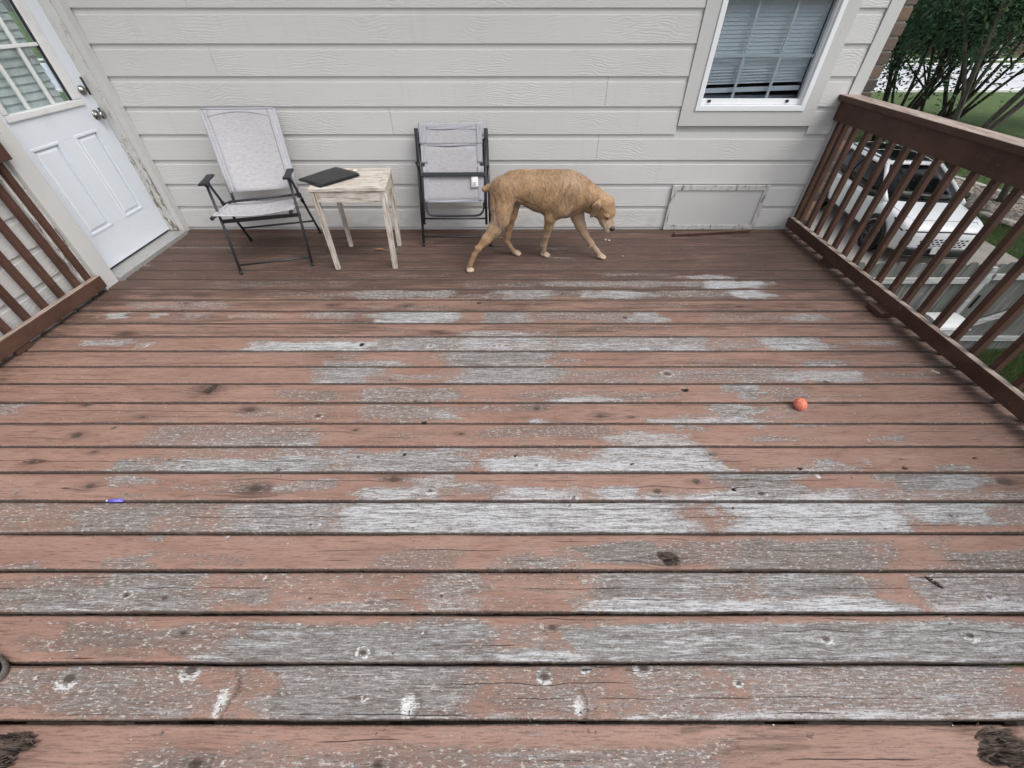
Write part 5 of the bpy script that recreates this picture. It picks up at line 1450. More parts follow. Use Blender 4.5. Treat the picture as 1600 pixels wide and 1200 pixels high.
dm = np_mesh('body', Vd - np.array([.2, 3.15, 0]), Qd, M['dogcoat'], True, dict(tint=tint, pale=pale, dark=dark))
body = link('body', dm, dog)
def blob(name, c, r, sc, mat, rot=(0, 0, 0)):
    bm = bmesh.new(); bmesh.ops.create_uvsphere(bm, u_segments=20, v_segments=12, radius=r)
    bmesh.ops.scale(bm, vec=sc, verts=bm.verts[:])
    bmesh.ops.rotate(bm, cent=(0, 0, 0), matrix=Matrix.Rotation(rot[2], 3, 'Z') @ Matrix.Rotation(rot[1], 3, 'Y'), verts=bm.verts[:])
    bmesh.ops.translate(bm, vec=VT(c) - VT((.2, 3.15, 0)), verts=bm.verts[:])
    for f in bm.faces: f.smooth = True
    me = bpy.data.meshes.new(name); bm.to_mesh(me); bm.free(); me.materials.append(M[mat]); return link(name, me, dog)
bvh = BVHTree.FromPolygons([tuple(v) for v in Vd], [tuple(q_) for q_ in Qd])
def skin(px, py):
    h_ = bvh.ray_cast(CAMP, ray(px, py).normalized()); return h_[0]
e0 = skin(949.3, 341.2)
if e0: blob('eye', e0 + ray(949.3, 341.2).normalized() * .004, .0098, (1, 1, .8), 'eye')
n0 = skin(956.2, 357.0)
if n0: blob('nose', n0 + ray(956, 357).normalized() * .009, .0205, (1.05, 1.1, .9), 'nose')
# ------------------------------------------------------------------ yard beside the house
def sheet_mesh(name, poly, z, mat, kind='structure'):
    me = bpy.data.meshes.new(name); me.from_pydata([(x, y, z) for x, y in poly], [], [tuple(range(len(poly)))]); me.materials.append(M[mat])
    return link(name, me, None, kind=kind)
sheet_mesh('lawn', [(-250, -250), (300, -250), (300, 300), (-250, 300)], GZ, 'grass')
# driveway: a slab a few centimetres thick
dv = [on_z(1253, 352, GZ), on_z(1372, 418, GZ)]
dd_ = (dv[0] - dv[1]).normalized()
dl0 = dv[1] - dd_ * .2; dl1 = dv[1] + dd_ * 18
br = [on_z(1525, 385, GZ), on_z(1577, 410, GZ)]
me = MB()
a0 = VT((dl0.x - .05, 5.55, 0)); a1 = VT((dl1.x, dl1.y, 0))
b0 = VT((br[1].x + .05, 5.55, 0)); b1 = VT((br[0].x + 1.6, dl1.y, 0))
me.hexa([VT((p.x, p.y, GZ - .1)) for p in (a0, b0, b1, a1)] + [VT((p.x, p.y, GZ + .02)) for p in (a0, b0, b1, a1)])
me.build('driveway', M['drive'], kind='structure')
yr0, yr1 = on_z(1400, 144, GZ).y, on_z(1520, 102, GZ).y
MB().box((-120, yr0 + .35, GZ - .1), (220, yr1, GZ + .012)).build('street', M['road'], kind='structure')
MB().box((-120, yr0, GZ - .1), (220, yr0 + .346, GZ + .13), .02).build('kerb', M['kerb'], kind='structure')
MB().box((-120, yr1 + .004, GZ - .1), (220, yr1 + .35, GZ + .13), .02).build('kerb', M['kerb'], kind='structure')
MB().box((-120, yr1 + 4.0, GZ - .1), (220, yr1 + 5.5, GZ + .03)).build('pavement', M['kerb'], kind='structure')

# --- fence with a gate
FY = 5.40
def fz(py, px=1480): return on_y(px, py, FY).z
ftop, fbot = fz(411), GZ + .05
fence = thing('wooden_fence', 'grey weathered picket fence with pale rails and slanting brace', 'fence', (2.75, FY, GZ))
pk = {}
x = 2.75; i = 0
while x < 11.3:
    rr = random.Random(900 + i)
    w = .136 + rr.uniform(-.006, .006); h = ftop + rr.uniform(-.022, .012); tl_ = rr.uniform(-.006, .006); yy = FY + rr.uniform(0, .008)
    poly = [(0, fbot), (w, fbot), (w, h - .045), (w * .80, h - .006), (w * .62, h), (w * .36, h), (w * .18, h - .008), (0, h - .05)]
    mb = MB().prism([(u + tl_ * (v - fbot), v) for u, v in poly], (x, yy, 0), (1, 0, 0), (0, 0, 1), (0, 1, 0), .017)
    keep(mb.build('picket', M['fence']), fence)
    x += w + rr.uniform(.003, .010); i += 1
def fr(p, q, w, d, name='rail'): keep(MB().bar(p, q, d, w, up=(0, 0, 1), bevel=.004).build(name, M['fencerail']), fence)
def fpt(px, py, o=0.0): v = on_y(px, py, FY - .03 - o); return v
gx = fpt(1544, 441).x
fr(VT((2.76, FY - .021, fpt(1460, 439).z)), VT((gx, FY - .021, fpt(1460, 439).z)), .088, .038)
fr(VT((gx + .02, FY - .021, fpt(1580, 433).z)), VT((11.2, FY - .021, fpt(1580, 433).z)), .088, .038)
fr(VT((2.76, FY - .021, fpt(1540, 529).z)), VT((gx - .4, FY - .021, fpt(1540, 529).z)), .088, .038)
fr(VT((gx - .38, FY - .021, fpt(1540, 529).z)), VT((11.2, FY - .021, fpt(1540, 529).z)), .088, .038)
fr(fpt(1495, 513, .012), fpt(1612, 478, .012), .085, .036, 'brace')
keep(MB().box((gx - .17, FY - .09, GZ), (gx - .09, FY - .0425, ftop - .03), .004).build('post', M['fencerail']), fence)
keep(MB().box((10.7, FY - .09, GZ), (10.79, FY - .0425, ftop - .03), .004).build('post', M['fencerail']), fence)
keep(MB().box((gx + .012, FY - .062, fpt(1500, 480).z), (gx + .040, FY - .041, fpt(1500, 480).z + .22), .004).build('latch', M['carb']), fence)

# --- white bin with a rounded lid below the railing
BY = 5.02
bt = on_y(1475, 495, BY); bx0, bx1 = on_y(1450, 500, BY).x, on_y(1500, 500, BY).x
bn = thing('garbage_bin', 'white plastic bin with rounded lid standing against the fence', 'bin', ((bx0 + bx1) / 2, BY, GZ))
zt = bt.z; zl_ = on_y(1475, 513, BY - .19).z
arc = [(-.20, zl_)] + [(-.20 * math.cos(a), zl_ + (zt - zl_) * math.sin(a)) for a in [PI * k / 12 for k in range(1, 12)]] + [(.20, zl_)]
keep(MB().prism(arc, (bx0, BY, 0), (0, 1, 0), (0, 0, 1), (1, 0, 0), bx1 - bx0, .008).build('lid', M['bin']), bn)
keep(MB().box((bx0 - .006, BY - .212, zl_ - .028), (bx1 + .006, BY + .212, zl_ - .001), .006).build('rim', M['bin']), bn)
keep(MB().hexa([(bx0 + .07, BY - .15, GZ + .06), (bx1 - .02, BY - .15, GZ + .06), (bx1 - .02, BY + .15, GZ + .06), (bx0 + .07, BY + .15, GZ + .06), (bx0 + .01, BY - .198, zl_ - .029), (bx1 - .01, BY - .198, zl_ - .029), (bx1 - .01, BY + .198, zl_ - .029), (bx0 + .01, BY + .198, zl_ - .029)], .012).build('body', M['bin']), bn)
for y in (BY - .17, BY + .17):
    keep(MB().lathe([(.0, -.02), (.07, -.02), (.075, 0), (.07, .02), (.0, .0201)], 16, Matrix.Translation((bx1 - .06, y, GZ + .076)) @ Matrix.Rotation(R(90), 4, 'X')).build('wheel', M['tyre']), bn)

# --- stone bed round the trees
bc = [on_z(1475, 280, GZ), on_z(1600, 352, GZ)]
rock_poly_in = [on_z(*p_, GZ) for p_ in ((1455, 300), (1480, 285), (1515, 290), (1545, 302), (1590, 312), (1640, 335), (1680, 370), (1620, 372), (1565, 352), (1520, 335))]
def inpoly(x, y, P):
    c = False
    for i in range(len(P)):
        a, b = P[i], P[i - 1]
        if (a.y > y) != (b.y > y) and x < (b.x - a.x) * (y - a.y) / (b.y - a.y) + a.x: c = not c
    return c
xs_ = [p_.x for p_ in rock_poly_in]; ys_ = [p_.y for p_ in rock_poly_in]
sheet_mesh('gravel_bed', [(p_.x, p_.y) for p_ in rock_poly_in], GZ + .012, 'joist')
bm0 = bmesh.new(); bmesh.ops.create_icosphere(bm0, subdivisions=2, radius=1)
iv = np.array([v.co[:] for v in bm0.verts]); itr = np.array([[v.index for v in f.verts] for f in bm0.faces]); bm0.free()
VV_, FF_, TT_ = [], [], []; k = 0
g2 = np.random.default_rng(5)
while k < 1500:
    x, y = g2.uniform(min(xs_), max(xs_)), g2.uniform(min(ys_), max(ys_))
    if not inpoly(x, y, rock_poly_in): continue
    s = g2.uniform(.05, .12); sc_ = np.array([s, s * g2.uniform(.55, .9), s * g2.uniform(.35, .6)])
    a = g2.uniform(0, 6.28); ca, sa = math.cos(a), math.sin(a)
    q_ = iv * (1 + .16 * np.sin(iv[:, [1, 2, 0]] * g2.uniform(2, 4) + g2.uniform(0, 6))) * sc_
    q_ = np.stack([q_[:, 0] * ca - q_[:, 1] * sa, q_[:, 0] * sa + q_[:, 1] * ca, q_[:, 2]], 1) + (x, y, GZ + .03 + g2.uniform(0, .05))
    VV_.append(q_); FF_.append(itr + k * len(iv)); TT_.append(np.full(len(iv), g2.beta(2, 1.6))); k += 1
link('river_stones', np_mesh('river_stones', np.concatenate(VV_), np.concatenate(FF_), M['stone'], True, dict(tint=np.concatenate(TT_))), None, kind='stuff')
edge = thing('stone_edging', 'row of pale edging blocks round the river stone bed beside the driveway', 'edging', tuple(on_z(1560, 345, GZ)))
def edgerow(pts, seed):
    rr = random.Random(seed)
    for a, b in zip(pts[:-1], pts[1:]):
        a, b = on_z(*a, GZ), on_z(*b, GZ); n_ = max(1, round((b - a).length / .52))
        for i in range(n_):
            p_, q_ = a + (b - a) * ((i + .03) / n_), a + (b - a) * ((i + .97) / n_)
            z_ = VT((0, 0, .055)); keep(MB().bar(p_ + z_, q_ + z_, .24 + rr.uniform(-.03, .03), .14 + rr.uniform(-.02, .03), bevel=.03).build('block', M['block']), edge)
edgerow([(1486, 281), (1512, 289), (1545, 300), (1580, 310), (1625, 328)], 3)
edgerow([(1530, 337), (1562, 347), (1590, 357), (1630, 372)], 4)

# --- grass blades where the lawn is near enough to tell them apart
def blades(n, region, hmin, hmax, seed, name):
    g = np.random.default_rng(seed); (x0, x1, y0, y1) = region
    x = g.uniform(x0, x1, n); y = g.uniform(y0, y1, n); a = g.uniform(0, 2 * PI, n); h = g.uniform(hmin, hmax, n); w = g.uniform(.004, .009, n)
    lx, ly = g.normal(0, .35, n) * h, g.normal(0, .35, n) * h
    b0 = np.stack([x - w * np.cos(a), y - w * np.sin(a), np.full(n, GZ)], 1); b1 = np.stack([x + w * np.cos(a), y + w * np.sin(a), np.full(n, GZ)], 1)
    t_ = np.stack([x + lx, y + ly, GZ + h], 1)
    V = np.stack([b0, b1, t_], 1).reshape(-1, 3); F = np.arange(3 * n).reshape(-1, 3)
    patch = .5 + .5 * np.sin(x * 2.1 + np.sin(y * 1.7) * 2) * np.sin(y * 2.6 + x)
    tint = np.repeat(np.clip(g.normal(.35, .22, n) + .35 * (patch - .5), 0, 1), 3)
    return V, F, tint
reg = [(60000, (2.75, 9.0, 3.9, 5.38), .04, .11, 1), (110000, (4.35, 12.0, -3.0, 3.95), .03, .09, 5), (45000, (5.2, 8.6, 5.5, 12.5), .03, .08, 2), (60000, (10.8, 15, 5.45, 13), .03, .09, 3), (40000, (11, 22, 13, 26), .04, .10, 4)]
VV_, FF_, TT_ = [], [], []; o_ = 0
for n, rg, h0, h1, sd in reg:
    V, F, T_ = blades(n, rg, h0, h1, sd, '')
    onslab = lambda p_: None
    tri = V.reshape(-1, 3, 3); cx, cy = tri[:, 0, 0], tri[:, 0, 1]
    tl_ = np.clip((cy - 5.55) / (dl1.y - 5.55), 0, 1); lo_x = a0.x + (a1.x - a0.x) * tl_; hi_x = b0.x + (b1.x - b0.x) * tl_
    ok = ~((cx > lo_x - .03) & (cx < hi_x + .03) & (cy > 5.52))
    tri = tri[ok]; T_ = T_.reshape(-1, 3)[ok]
    inside = np.array([inpoly(p_[0][0], p_[0][1], rock_poly_in) if (13 > p_[0][1] > 9 or p_[0][0] > 12) else False for p_ in tri]) if sd in (3, 4) else np.zeros(len(tri), bool)
    tri = tri[~inside]; T_ = T_[~inside]
    VV_.append(tri.reshape(-1, 3)); FF_.append(np.arange(len(tri) * 3).reshape(-1, 3) + o_); TT_.append(T_.ravel()); o_ += len(tri) * 3
link('grass', np_mesh('grass', np.concatenate(VV_), np.concatenate(FF_), M['blade'], False, dict(tint=np.concatenate(TT_))), None, kind='stuff')

# ------------------------------------------------------------------ white car on the driveway
th = R(-6.0)
fwd_c = VT((math.sin(th), -math.cos(th), 0)); pl_ = VT((9.05, 8.33, 0))
cc = pl_ - fwd_c * 2.17
car = thing('parked_car', 'white compact crossover car with black roof panel parked on the concrete driveway', 'car', (cc.x, cc.y, GZ + .02), th)
def kpart(mb, name, mat, p=None): return mb.build(name, M[mat], p or car)
ST = [(-2.17, .50, .36, .66), (-2.12, .70, .30, .78), (-2.0, .81, .24, .88), (-1.75, .875, .22, .95), (-1.3, .90, .22, 1.00), (-.86, .905, .22, 1.05), (0, .905, .22, 1.045), (.9, .905, .22, 1.06), (1.5, .905, .22, 1.09), (1.85, .87, .24, 1.10), (2.08, .80, .30, 1.06), (2.17, .70, .36, .96)]
def cring(y, w, zb, zt):
    H = zt - zb
    pts = [(0, zb), (w * .80, zb), (w * .965, zb + .07), (w * .99, zb + H * .38), (w, zb + H * .62), (w * .975, zb + H * .86), (w * .90, zt - .025), (w * .55, zt + .005), (0, zt + .018)]
    return [(x, y, z_) for x, z_ in pts] + [(-x, y, z_) for x, z_ in pts[-2:0:-1]]
bm = bmesh.new(); rg_ = [[bm.verts.new(p_) for p_ in cring(*s)] for s in ST]; m_ = len(rg_[0])
for i in range(len(rg_) - 1):
    for k in range(m_): bm.faces.new((rg_[i][k], rg_[i][(k + 1) % m_], rg_[i + 1][(k + 1) % m_], rg_[i + 1][k]))
bm.faces.new(rg_[0][::-1]); bm.faces.new(rg_[-1])
bmesh.ops.recalc_face_normals(bm, faces=bm.faces[:])
me = bpy.data.meshes.new('body'); bm.to_mesh(me); bm.free()
tmp = bpy.data.objects.new('tmp', me); COL.objects.link(tmp); md = tmp.modifiers.new('s', 'SUBSURF'); md.levels = 3; md.render_levels = 3
dg = bpy.context.evaluated_depsgraph_get(); me2 = bpy.data.meshes.new_from_object(tmp.evaluated_get(dg)); bpy.data.objects.remove(tmp)
me2.name = 'body'; me2.materials.append(M['carw'])
for p_ in me2.polygons: p_.use_smooth = True
bodyo = link('body', me2, car)
bt_ = BVHTree.FromPolygons([v.co[:] for v in me2.vertices], [tuple(p_.vertices) for p_ in me2.polygons])
def hit(o, d):
    h_ = bt_.ray_cast(VT(o), VT(d)); return h_[0] if h_[0] else VT(o)
def front(x, z): return hit((x, -4, z), (0, 1, 0))
def side(s, y, z): return hit((s * 3, y, z), (-s, 0, 0))
def topp(x, y): return hit((x, y, 3), (0, 0, -1))
# cabin: dark glass volume, white roof frame and pillars
base = [(-.80, -.98), (-.83, .3), (-.83, 1.35), (-.74, 1.98), (.74, 1.98), (.83, 1.35), (.83, .3), (.80, -.98)]
def cabin(u, v):
    """u along the length 0..1, v across -1..1 at roof"""
    pass
zb_, zr = 1.02, 1.50
lower = [(-.79, -1.02), (-.84, -.2), (-.845, .7), (-.82, 1.5), (-.66, 2.02), (0, 2.10), (.66, 2.02), (.82, 1.5), (.845, .7), (.84, -.2), (.79, -1.02), (.42, -1.15), (0, -1.19), (-.42, -1.15)]
upper = [(-.58, -.18), (-.64, .0), (-.655, .7), (-.64, 1.25), (-.54, 1.62), (0, 1.70), (.54, 1.62), (.64, 1.25), (.655, .7), (.64, .0), (.58, -.18), (.30, -.25), (0, -.27), (-.30, -.25)]
mb = MB(); n_ = len(lower); R_ = []
for t in (0, .33, .66, 1.0):
    bul = 1 + .045 * math.sin(PI * t)
    R_.append([mb.bm.verts.new(((l[0] * (1 - t) + u_[0] * t) * bul, (l[1] * (1 - t) + u_[1] * t) * (1 + .02 * math.sin(PI * t)), zb_ + (zr - zb_) * t)) for l, u_ in zip(lower, upper)])
for i in range(3):
    for k in range(n_):
        f = mb.bm.faces.new((R_[i][k], R_[i][(k + 1) % n_], R_[i + 1][(k + 1) % n_], R_[i + 1][k])); f.smooth = True
mb.bm.faces.new(R_[-1]); mb.bm.faces.new(R_[0][::-1])
glass = kpart(mb, 'cabin_glass', 'carg')
def cab(k, t, o=1.012):
    l, u_ = lower[k], upper[k]; bul = (1 + .045 * math.sin(PI * t)) * o
    return VT(((l[0] * (1 - t) + u_[0] * t) * bul, (l[1] * (1 - t) + u_[1] * t) * (1 + .02 * math.sin(PI * t)) * (o if o < 1.01 else 1.0), zb_ + (zr - zb_) * t))
# roof shell: ring of white round a black glass panel
mb = MB()
def roofp(u, v):
    x = (u - .5) * 2; y0_, y1_ = -.27 + .10 * x * x, 1.74 - .12 * x * x
    wv = .60 + .06 * math.sin(PI * min(1, max(0, v)))
    y = y0_ + (y1_ - y0_) * v
    return VT((x * wv, y, 1.505 + .055 * (1 - x * x) * (.55 + .45 * math.sin(PI * (.12 + .8 * v))) + .012 * math.sin(PI * v)))
kpart(MB().grid(roofp, 12, 16, -.03), 'roof', 'carw')
kpart(MB().grid(lambda u, v: roofp(.14 + .72 * u, .10 + .42 * v) + VT((0, 0, .034)), 8, 8, -.003), 'glass_roof_panel', 'carg')
kpart(MB().grid(lambda u, v: roofp(.14 + .72 * u, .55 + .38 * v) + VT((0, 0, .034)), 8, 8, -.003), 'glass_roof_panel', 'carg')
for s in (-1, 1):
    kpart(MB().tube([roofp(.5 + s * .45, v) + VT((0, 0, .042)) for v in (.1, .3, .5, .7, .92)], .014, 8), 'roof_rail', 'carb')
    k0 = 0 if s < 0 else 10
    kpart(MB().tube([cab(k0, t, 1.01) + VT((s * .004, 0, 0)) for t in (-.06, .2, .5, .8, 1.05)], [.055, .045, .04, .04, .045], 10), 'pillar', 'carw')
    k1 = 3 if s < 0 else 7
    kpart(MB().tube([cab(k1, t, 1.0) + VT((s * .006, .14, 0)) for t in (-.06, .2, .5, .8, 1.03)], [.12, .10, .085, .075, .06], 10, True, .7), 'pillar', 'carw')
    # cant rail above the side glass
    kk = [0, 1, 2, 3, 4] if s < 0 else [10, 9, 8, 7, 6]
    kpart(MB().tube([cab(k, 1.0, 1.01) + VT((0, 0, .004)) for k in kk], .032, 10), 'cant_rail', 'carw')
    # side window divider, mirror, handles, door gaps, cladding, arches
    kpart(MB().tube([cab(2 if s < 0 else 8, t, 1.008) + VT((0, -.12, 0)) for t in (0, .33, .66, .97)], .018, 8), 'window_divider', 'carb')
    mm = MB().bar(VT((s * .90, -.80, 1.06)), VT((s * 1.07, -.74, 1.08)), .12, .13, bevel=.04)
    kpart(mm, 'wing_mirror', 'carb')
    for y in (-.02, .95):
        p_ = side(s, y, .90); kpart(MB().bar(p_ + VT((s * .008, -.08, 0)), p_ + VT((s * .008, .08, .006)), .02, .028, bevel=.006), 'door_handle', 'carw')
    for y in (-.88, .30, 1.18):
        pts = [side(s, y + (.1 * (t - .5) if y > 1 else 0), .30 + .68 * t) + VT((s * -.001, 0, 0)) for t in [i / 8 for i in range(9)]]
        kpart(MB().tube(pts, .0045, 4), 'door_gap', 'seam')
    pts = [side(s, y, .985) + VT((s * .004, 0, .015)) for y in (-.85, -.4, 0, .5, 1, 1.5)]
    kpart(MB().tube(pts, .010, 6), 'window_trim', 'carb')
    sk = MB(); sk.grid(lambda u, v: side(s, -.95 + 1.86 * u, .235 + .16 * v) + VT((s * (.012 + .01 * math.sin(PI * v)), 0, 0)), 10, 4, .01 * s)
    kpart(sk, 'sill_cladding', 'carb')
    for wy in (-1.32, 1.36):
        ar = MB()
        def arf(u, v):
            a = -.18 + u * (PI + .36); rr_ = .350 + .100 * v
            y, z_ = wy + rr_ * math.cos(a), .34 + rr_ * math.sin(a)
            return VT((s * max(.885, abs(side(s, y, min(max(z_, .30), .92)).x) + .020), y, max(z_, .2)))
        ar.grid(arf, 24, 3, .012 * s); kpart(ar, 'arch_cladding', 'carb')
        kpart(MB().lathe([(.0, -.01), (.372, -.01), (.372, .0), (.0, .0005)], 28, Matrix.Translation((s * .893, wy, .345)) @ Matrix.Rotation(R(90) * s, 4, 'Y')), 'wheel_well', 'carb')
        W = Matrix.Translation((s * .79, wy, .335)) @ Matrix.Rotation(R(90) * s, 4, 'Y')
        wh = kpart(MB().lathe([(.20, -.10), (.30, -.10), (.33, -.07), (.335, 0), (.335, .09), (.32, .125), (.26, .132), (.235, .120), (.23, .05), (.20, .03)], 32, W), 'wheel', 'tyre')
        rm = MB().lathe([(.0, .085), (.228, .085), (.235, .122), (.222, .122), (.215, .095), (.0, .0855)], 28, W)
        for q_ in range(5):
            a = 2 * PI * q_ / 5 + .3
            for da in (-.14, .14):
                rm.bar(W @ VT((.03 * math.cos(a), .03 * math.sin(a), .115)), W @ VT((.222 * math.cos(a + da), .222 * math.sin(a + da), .118)), .028, .02, up=W.to_3x3() @ VT((0, 0, 1)))
        rm.lathe([(.0, .10), (.05, .10), (.045, .125), (.0, .1255)], 16, W)
        q_ = rm.build('rim', M['rimm'], car); q_.parent = wh
    # corner lamp clusters and light strip ends
    x = s * .66
    lb = MB(); lb.grid(lambda u, v: front(s * (.60 + .15 * u), .46 + .14 * v) + VT((0, -.008, 0)), 4, 4, .008 * s)
    kpart(lb, 'headlight', 'carb')
    ll = MB(); ll.grid(lambda u, v: front(s * (.615 + .06 * u), .52 + .04 * v) + VT((0, -.016, 0)), 3, 2, .006 * s)
    kpart(ll, 'headlight_lens', 'lens')
    kpart(MB().tube([topp(s * x_, y_) + VT((0, 0, .002)) for x_, y_ in ((.60, -1.95), (.70, -1.72), (.76, -1.3), (.78, -.95))], .006, 5), 'bonnet_gap', 'seam')
    kpart(MB().tube([topp(s * .78, -2.0) + VT((0, 0, .004)), topp(s * .84, -1.80) + VT((0, 0, .004)), side(s, -1.66, .86) + VT((s * .004, 0, 0))], .016, 8), 'light_strip', 'carb')
    tl2 = MB(); tl2.grid(lambda u, v: hit((s * (.45 + .25 * u), 4, .80 + .10 * v), (0, -1, 0)) + VT((0, .008, 0)), 4, 3, .006)
    kpart(tl2, 'tail_light', 'carb')
kpart(MB().tube([front(x_, .755 - .035 * abs(x_)) + VT((0, -.004, .006)) for x_ in np.linspace(-.76, .76, 25)], .013, 8), 'light_strip', 'carb')
kpart(MB().tube([topp(x_, -1.93 + .10 * x_ * x_) + VT((0, 0, .002)) for x_ in np.linspace(-.62, .62, 17)], .005, 5), 'bonnet_gap', 'seam')
kpart(MB().grid(lambda u, v: front(-.74 + 1.48 * u, .30 + .12 * v) + VT((0, -.012 - .075 * (1 - v), -.05 * (1 - v))), 20, 4, .012), 'lower_grille', 'carb')
kpart(MB().tube([front(x_, .30) + VT((0, -.085, -.06)) for x_ in np.linspace(-.70, .70, 21)], .022, 8), 'front_lip', 'carb')
for r_ in range(4):
    for c_ in range(9):
        x_ = -.41 + c_ * .102 + (.051 if r_ % 2 else 0)
        if abs(x_) > .46: continue
        z_ = .455 + r_ * .045
        g_ = MB(); g_.grid(lambda u, v: front(x_ - .032 + .060 * u + .012 * v, z_ + .026 * v) + VT((0, -.005, 0)), 2, 2, .006)
        kpart(g_, 'grille_slot', 'carb')
pm = MB(); pc = front(0, .40)
pm.hexa([(-.152, pc.y - .085, .325), (.152, pc.y - .085, .325), (.152, pc.y - .070, .325), (-.152, pc.y - .070, .325), (-.152, pc.y - .045, .475), (.152, pc.y - .045, .475), (.152, pc.y - .030, .475), (-.152, pc.y - .030, .475)], .004)
plate = kpart(pm, 'licence_plate', 'bin')
cu = bpy.data.curves.new('plate_number', 'FONT'); cu.body = '887'; cu.size = .105; cu.extrude = .001; cu.align_x = 'CENTER'
to = bpy.data.objects.new('plate_number', cu); COL.objects.link(to)
to.rotation_euler = (R(75), 0, 0); to.location = (.05, pc.y - .0775, .365)
bpy.context.view_layer.update(); dg = bpy.context.evaluated_depsgraph_get()
me3 = bpy.data.meshes.new_from_object(to.evaluated_get(dg)); me3.transform(to.matrix_world); bpy.data.objects.remove(to)
me3.materials.clear(); me3.materials.append(M['carb']); q_ = link('plate_number', me3, car); q_.parent = plate
kpart(MB().tube([topp(-.35, -1.06) + VT((0, 0, .02)), VT((-.15, -1.02, 1.10)), VT((.42, -.86, 1.17))], .008, 6), 'wiper', 'carb')

# ------------------------------------------------------------------ trees
def grow(mb, p, d, length, r, depth, rnd, tips, bend=.25, low=0.0):
    pts = [p]; rs = [r]; n = 5
    for i in range(n):
        d = (d + VT((rnd.uniform(-bend, bend), rnd.uniform(-bend, bend), rnd.uniform(-.05, .16))) * .35).normalized()
        p = p + d * (length / n); pts.append(p); rs.append(r * (1 - .42 * (i + 1) / n))
    mb.tube(pts, rs, 7 if depth > 1 else 5)
    if depth <= 1:
        tips.extend(pts[2:])
    else: tips.extend(pts[3:])
    if depth > 0:
        for b in range(rnd.choice((2, 3, 3))):
            k = rnd.randint(2, n); dd2 = (d + VT((rnd.uniform(-.9, .9), rnd.uniform(-.9, .9), rnd.uniform(-.1, .5)))).normalized()
            grow(mb, pts[k], dd2, length * rnd.uniform(.55, .8), rs[k] * .68, depth - 1, rnd, tips, bend)
def leafmesh(centers, spread, n, size, rnd, zmin, hollow=.0):
    g = np.random.default_rng(rnd); c = np.array([t_[:] for t_ in centers]); n = int(n * .8)
    pick = c[g.integers(0, len(c), n)]
    P = pick + g.normal(0, 1, (n, 3)) * np.array(spread)
    P = P[P[:, 2] > zmin + .55 * np.sin(P[:, 0] * 2.3 + rnd) * np.sin(P[:, 1] * 1.9) + g.exponential(.16, len(P))]; n = len(P)
    s = size * g.uniform(.6, 1.35, n)
    a = g.normal(0, 1, (n, 3)); a[:, 2] *= .55; a /= np.linalg.norm(a, axis=1)[:, None]
    b = np.cross(a, g.normal(0, 1, (n, 3))); b /= np.linalg.norm(b, axis=1)[:, None]
    u = a * s[:, None]; w = b * (s * .36)[:, None]
    cup = np.cross(a, b) * (s * .12)[:, None]
    V = np.stack([P - u, P + w - u * .1 + cup, P + u, P - w - u * .1 + cup], 1).reshape(-1, 3)
    F = np.arange(4 * n).reshape(-1, 4)
    cl = np.sin(P[:, 0] * 2.1 + 1) * np.sin(P[:, 1] * 1.9) * np.sin(P[:, 2] * 2.7)
    tint = np.repeat(np.clip(g.beta(1.8, 2.2, n) + .22 * cl, 0, 1), 4)
    return V, F, tint
def tree(loc, stems, h, r, lab, seed, leafm, barkm, nleaf, lsize, spread=(.42, .42, .36), depth=2, lean=.35, zmin=.9, grp='trees beside the driveway', stemh=.62, name='tree'):
    rnd = random.Random(seed)
    t = thing(name, lab, 'tree', (loc[0], loc[1], GZ), group=grp)
    mb = MB(); tips = []
    for i in range(stems):
        a = 2 * PI * i / stems + rnd.uniform(-.4, .4)
        ln = lean * rnd.uniform(.5, 1.2) if stems > 1 else .06
        d = VT((math.cos(a) * ln, math.sin(a) * ln, 1)).normalized()
        grow(mb, VT((math.cos(a) * r * 1.2 * (stems > 1), math.sin(a) * r * 1.2 * (stems > 1), -.05)), d, h * stemh * rnd.uniform(.85, 1.1), r * rnd.uniform(.7, 1.1), depth, rnd, tips)
    mb.build('trunk', M[barkm], t)
    tips = [q_ for q_ in tips if q_.z > zmin]
    V, F, T_ = leafmesh(tips, spread, nleaf, lsize, seed + 1, zmin)
    o = link('crown', np_mesh('crown', V, F, M[leafm], False, dict(tint=T_)), t); o['kind'] = 'stuff'
    return t
def gp(px, py): q_ = on_z(px, py, GZ); return (q_.x, q_.y)
tree(gp(1368, 222), 5, 5.6, .085, 'multi stemmed tree nearest the brick corner of the house', 11, 'leaf', 'bark2', 17000, .085, zmin=1.5, lean=.42, depth=3)
tree(gp(1395, 205), 4, 5.8, .08, 'dark multi stemmed tree second from the brick corner', 12, 'leaf', 'bark2', 19000, .08, zmin=1.45, lean=.4, depth=3)
tree(gp(1425, 235), 4, 5.4, .08, 'tree with thin dark stems above the middle of the railing cap', 13, 'leaf', 'bark2', 19000, .08, zmin=1.5, lean=.45, depth=3)
tree(gp(1468, 262), 4, 8.0, .095, 'tree with forked stems above the car bonnet', 14, 'leaf', 'bark', 20000, .085, zmin=2.2, lean=.45, depth=3)
tree(gp(1568, 322), 3, 8.2, .10, 'pale barked tree standing at the edge of the stone bed', 15, 'leaf2', 'bark', 20000, .078, zmin=2.7, lean=.30, stemh=.62, depth=3)
tree(gp(1625, 352), 1, 8.0, .17, 'tree with a thick trunk rising from the stone bed at the right frame edge', 16, 'leaf2', 'bark', 19000, .075, zmin=3.0, depth=3, lean=.1, stemh=.5)
tree((20.5, 22.5), 5, 6.2, .09, 'dark multi stemmed tree on the lawn in front of the street', 17, 'leaf', 'bark2', 15000, .10, zmin=2.4, lean=.45)
tree((25.5, 21.0), 5, 6.2, .09, 'bushy dark tree on the lawn at the right frame edge', 18, 'leaf', 'bark2', 15000, .10, zmin=2.4, lean=.45)
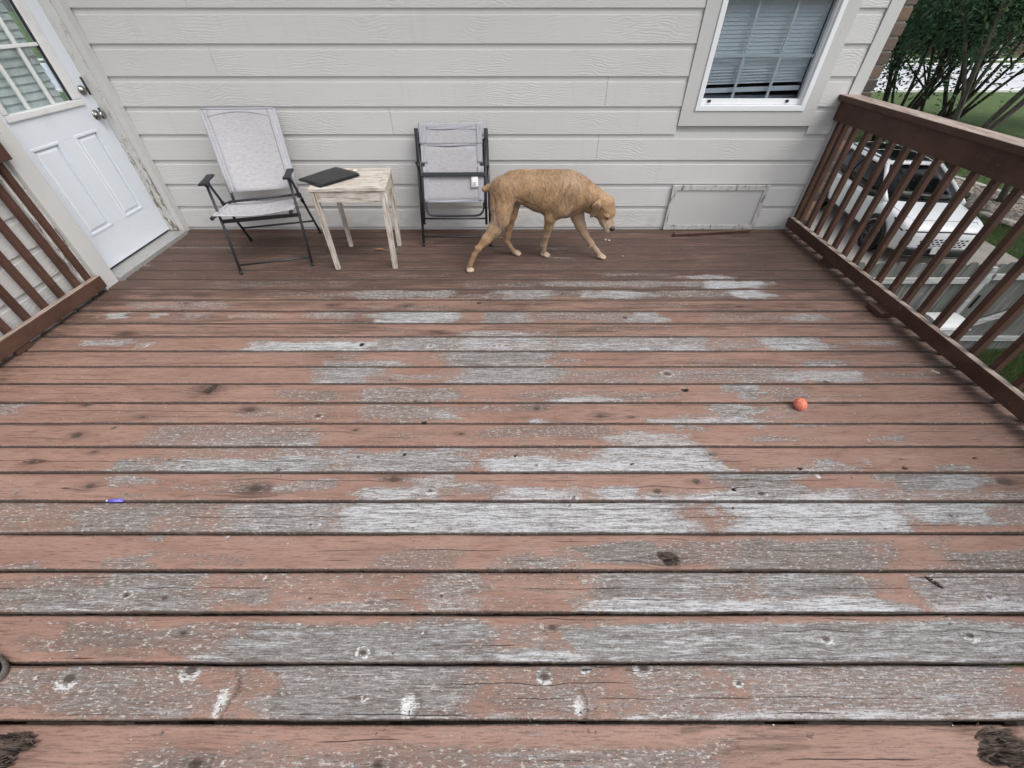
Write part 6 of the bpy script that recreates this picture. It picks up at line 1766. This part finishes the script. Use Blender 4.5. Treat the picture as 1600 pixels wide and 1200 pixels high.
tree((16.0, 25.0), 5, 6.2, .09, 'dark tree on the lawn behind the corner of the house', 19, 'leaf', 'bark2', 15000, .10, zmin=2.4, lean=.4)
tree((13.2, 3.6), 3, 6.2, .12, 'broad tree beside the driveway, mirrored in the car windscreen', 31, 'leaf', 'bark', 16000, .085, zmin=2.6, lean=.55, depth=3, spread=(.6, .6, .4))
far = [(30, 60, 9, 21), (44, 62, 10, 22), (58, 60, 9, 23), (74, 66, 11, 24), (92, 70, 10, 25), (38, 72, 12, 26), (66, 80, 12, 27), (110, 60, 11, 28)]
for i, (x, y, h, sd) in enumerate(far):
    lab = ['broad far tree behind the street, nearest the house corner', 'far tree behind the street, second from the house corner', 'far round tree behind the street, third from the house corner', 'far tall tree across the street, fourth from the house corner', 'far tree across the street, fifth from the house corner', 'tall far tree in the back row, left', 'tall far tree in the back row, right', 'far tree across the street at the far right'][i]
    tree((x, y), 1, h, .22, lab, sd, 'leaf2' if i % 2 else 'leaf', 'bark', 6500, .34, spread=(1.3, 1.3, 1.1), depth=3, zmin=1.6, grp='trees across the street', stemh=.42)
# brick house across the street, half hidden by leaves
fh = thing('far_house', 'brown brick house across the street behind the trees', 'house', (52, 56, GZ))
FX, FYY = 52, 56
def fhp(mb, n, m): return keep(mb.build(n, M[m]), fh)
fhp(MB().box((FX - 7, FYY, GZ), (FX + 7, FYY + 9, GZ + 3.0)), 'wall', 'farbrick')
fhp(MB().prism([(-7.6, 0), (7.6, 0), (0, 3.4)], (FX, FYY - .5, GZ + 3.004), (1, 0, 0), (0, 0, 1), (0, 1, 0), 10), 'roof', 'shingle')
for x in (FX - 4, FX + 3.5): 
    w_ = fhp(MB().box((x - .8, FYY - .06, GZ + .9), (x + .8, FYY - .004, GZ + 2.3), .02), 'window', 'vinyl')
    q_ = MB().box((x - .7, FYY - .075, GZ + 1.0), (x + .7, FYY - .0605, GZ + 2.2)).build('pane', M['dark']); q_.parent = w_
d_ = fhp(MB().box((FX - .5, FYY - .06, GZ + .02), (FX + .5, FYY - .004, GZ + 2.15), .02), 'door', 'trim')
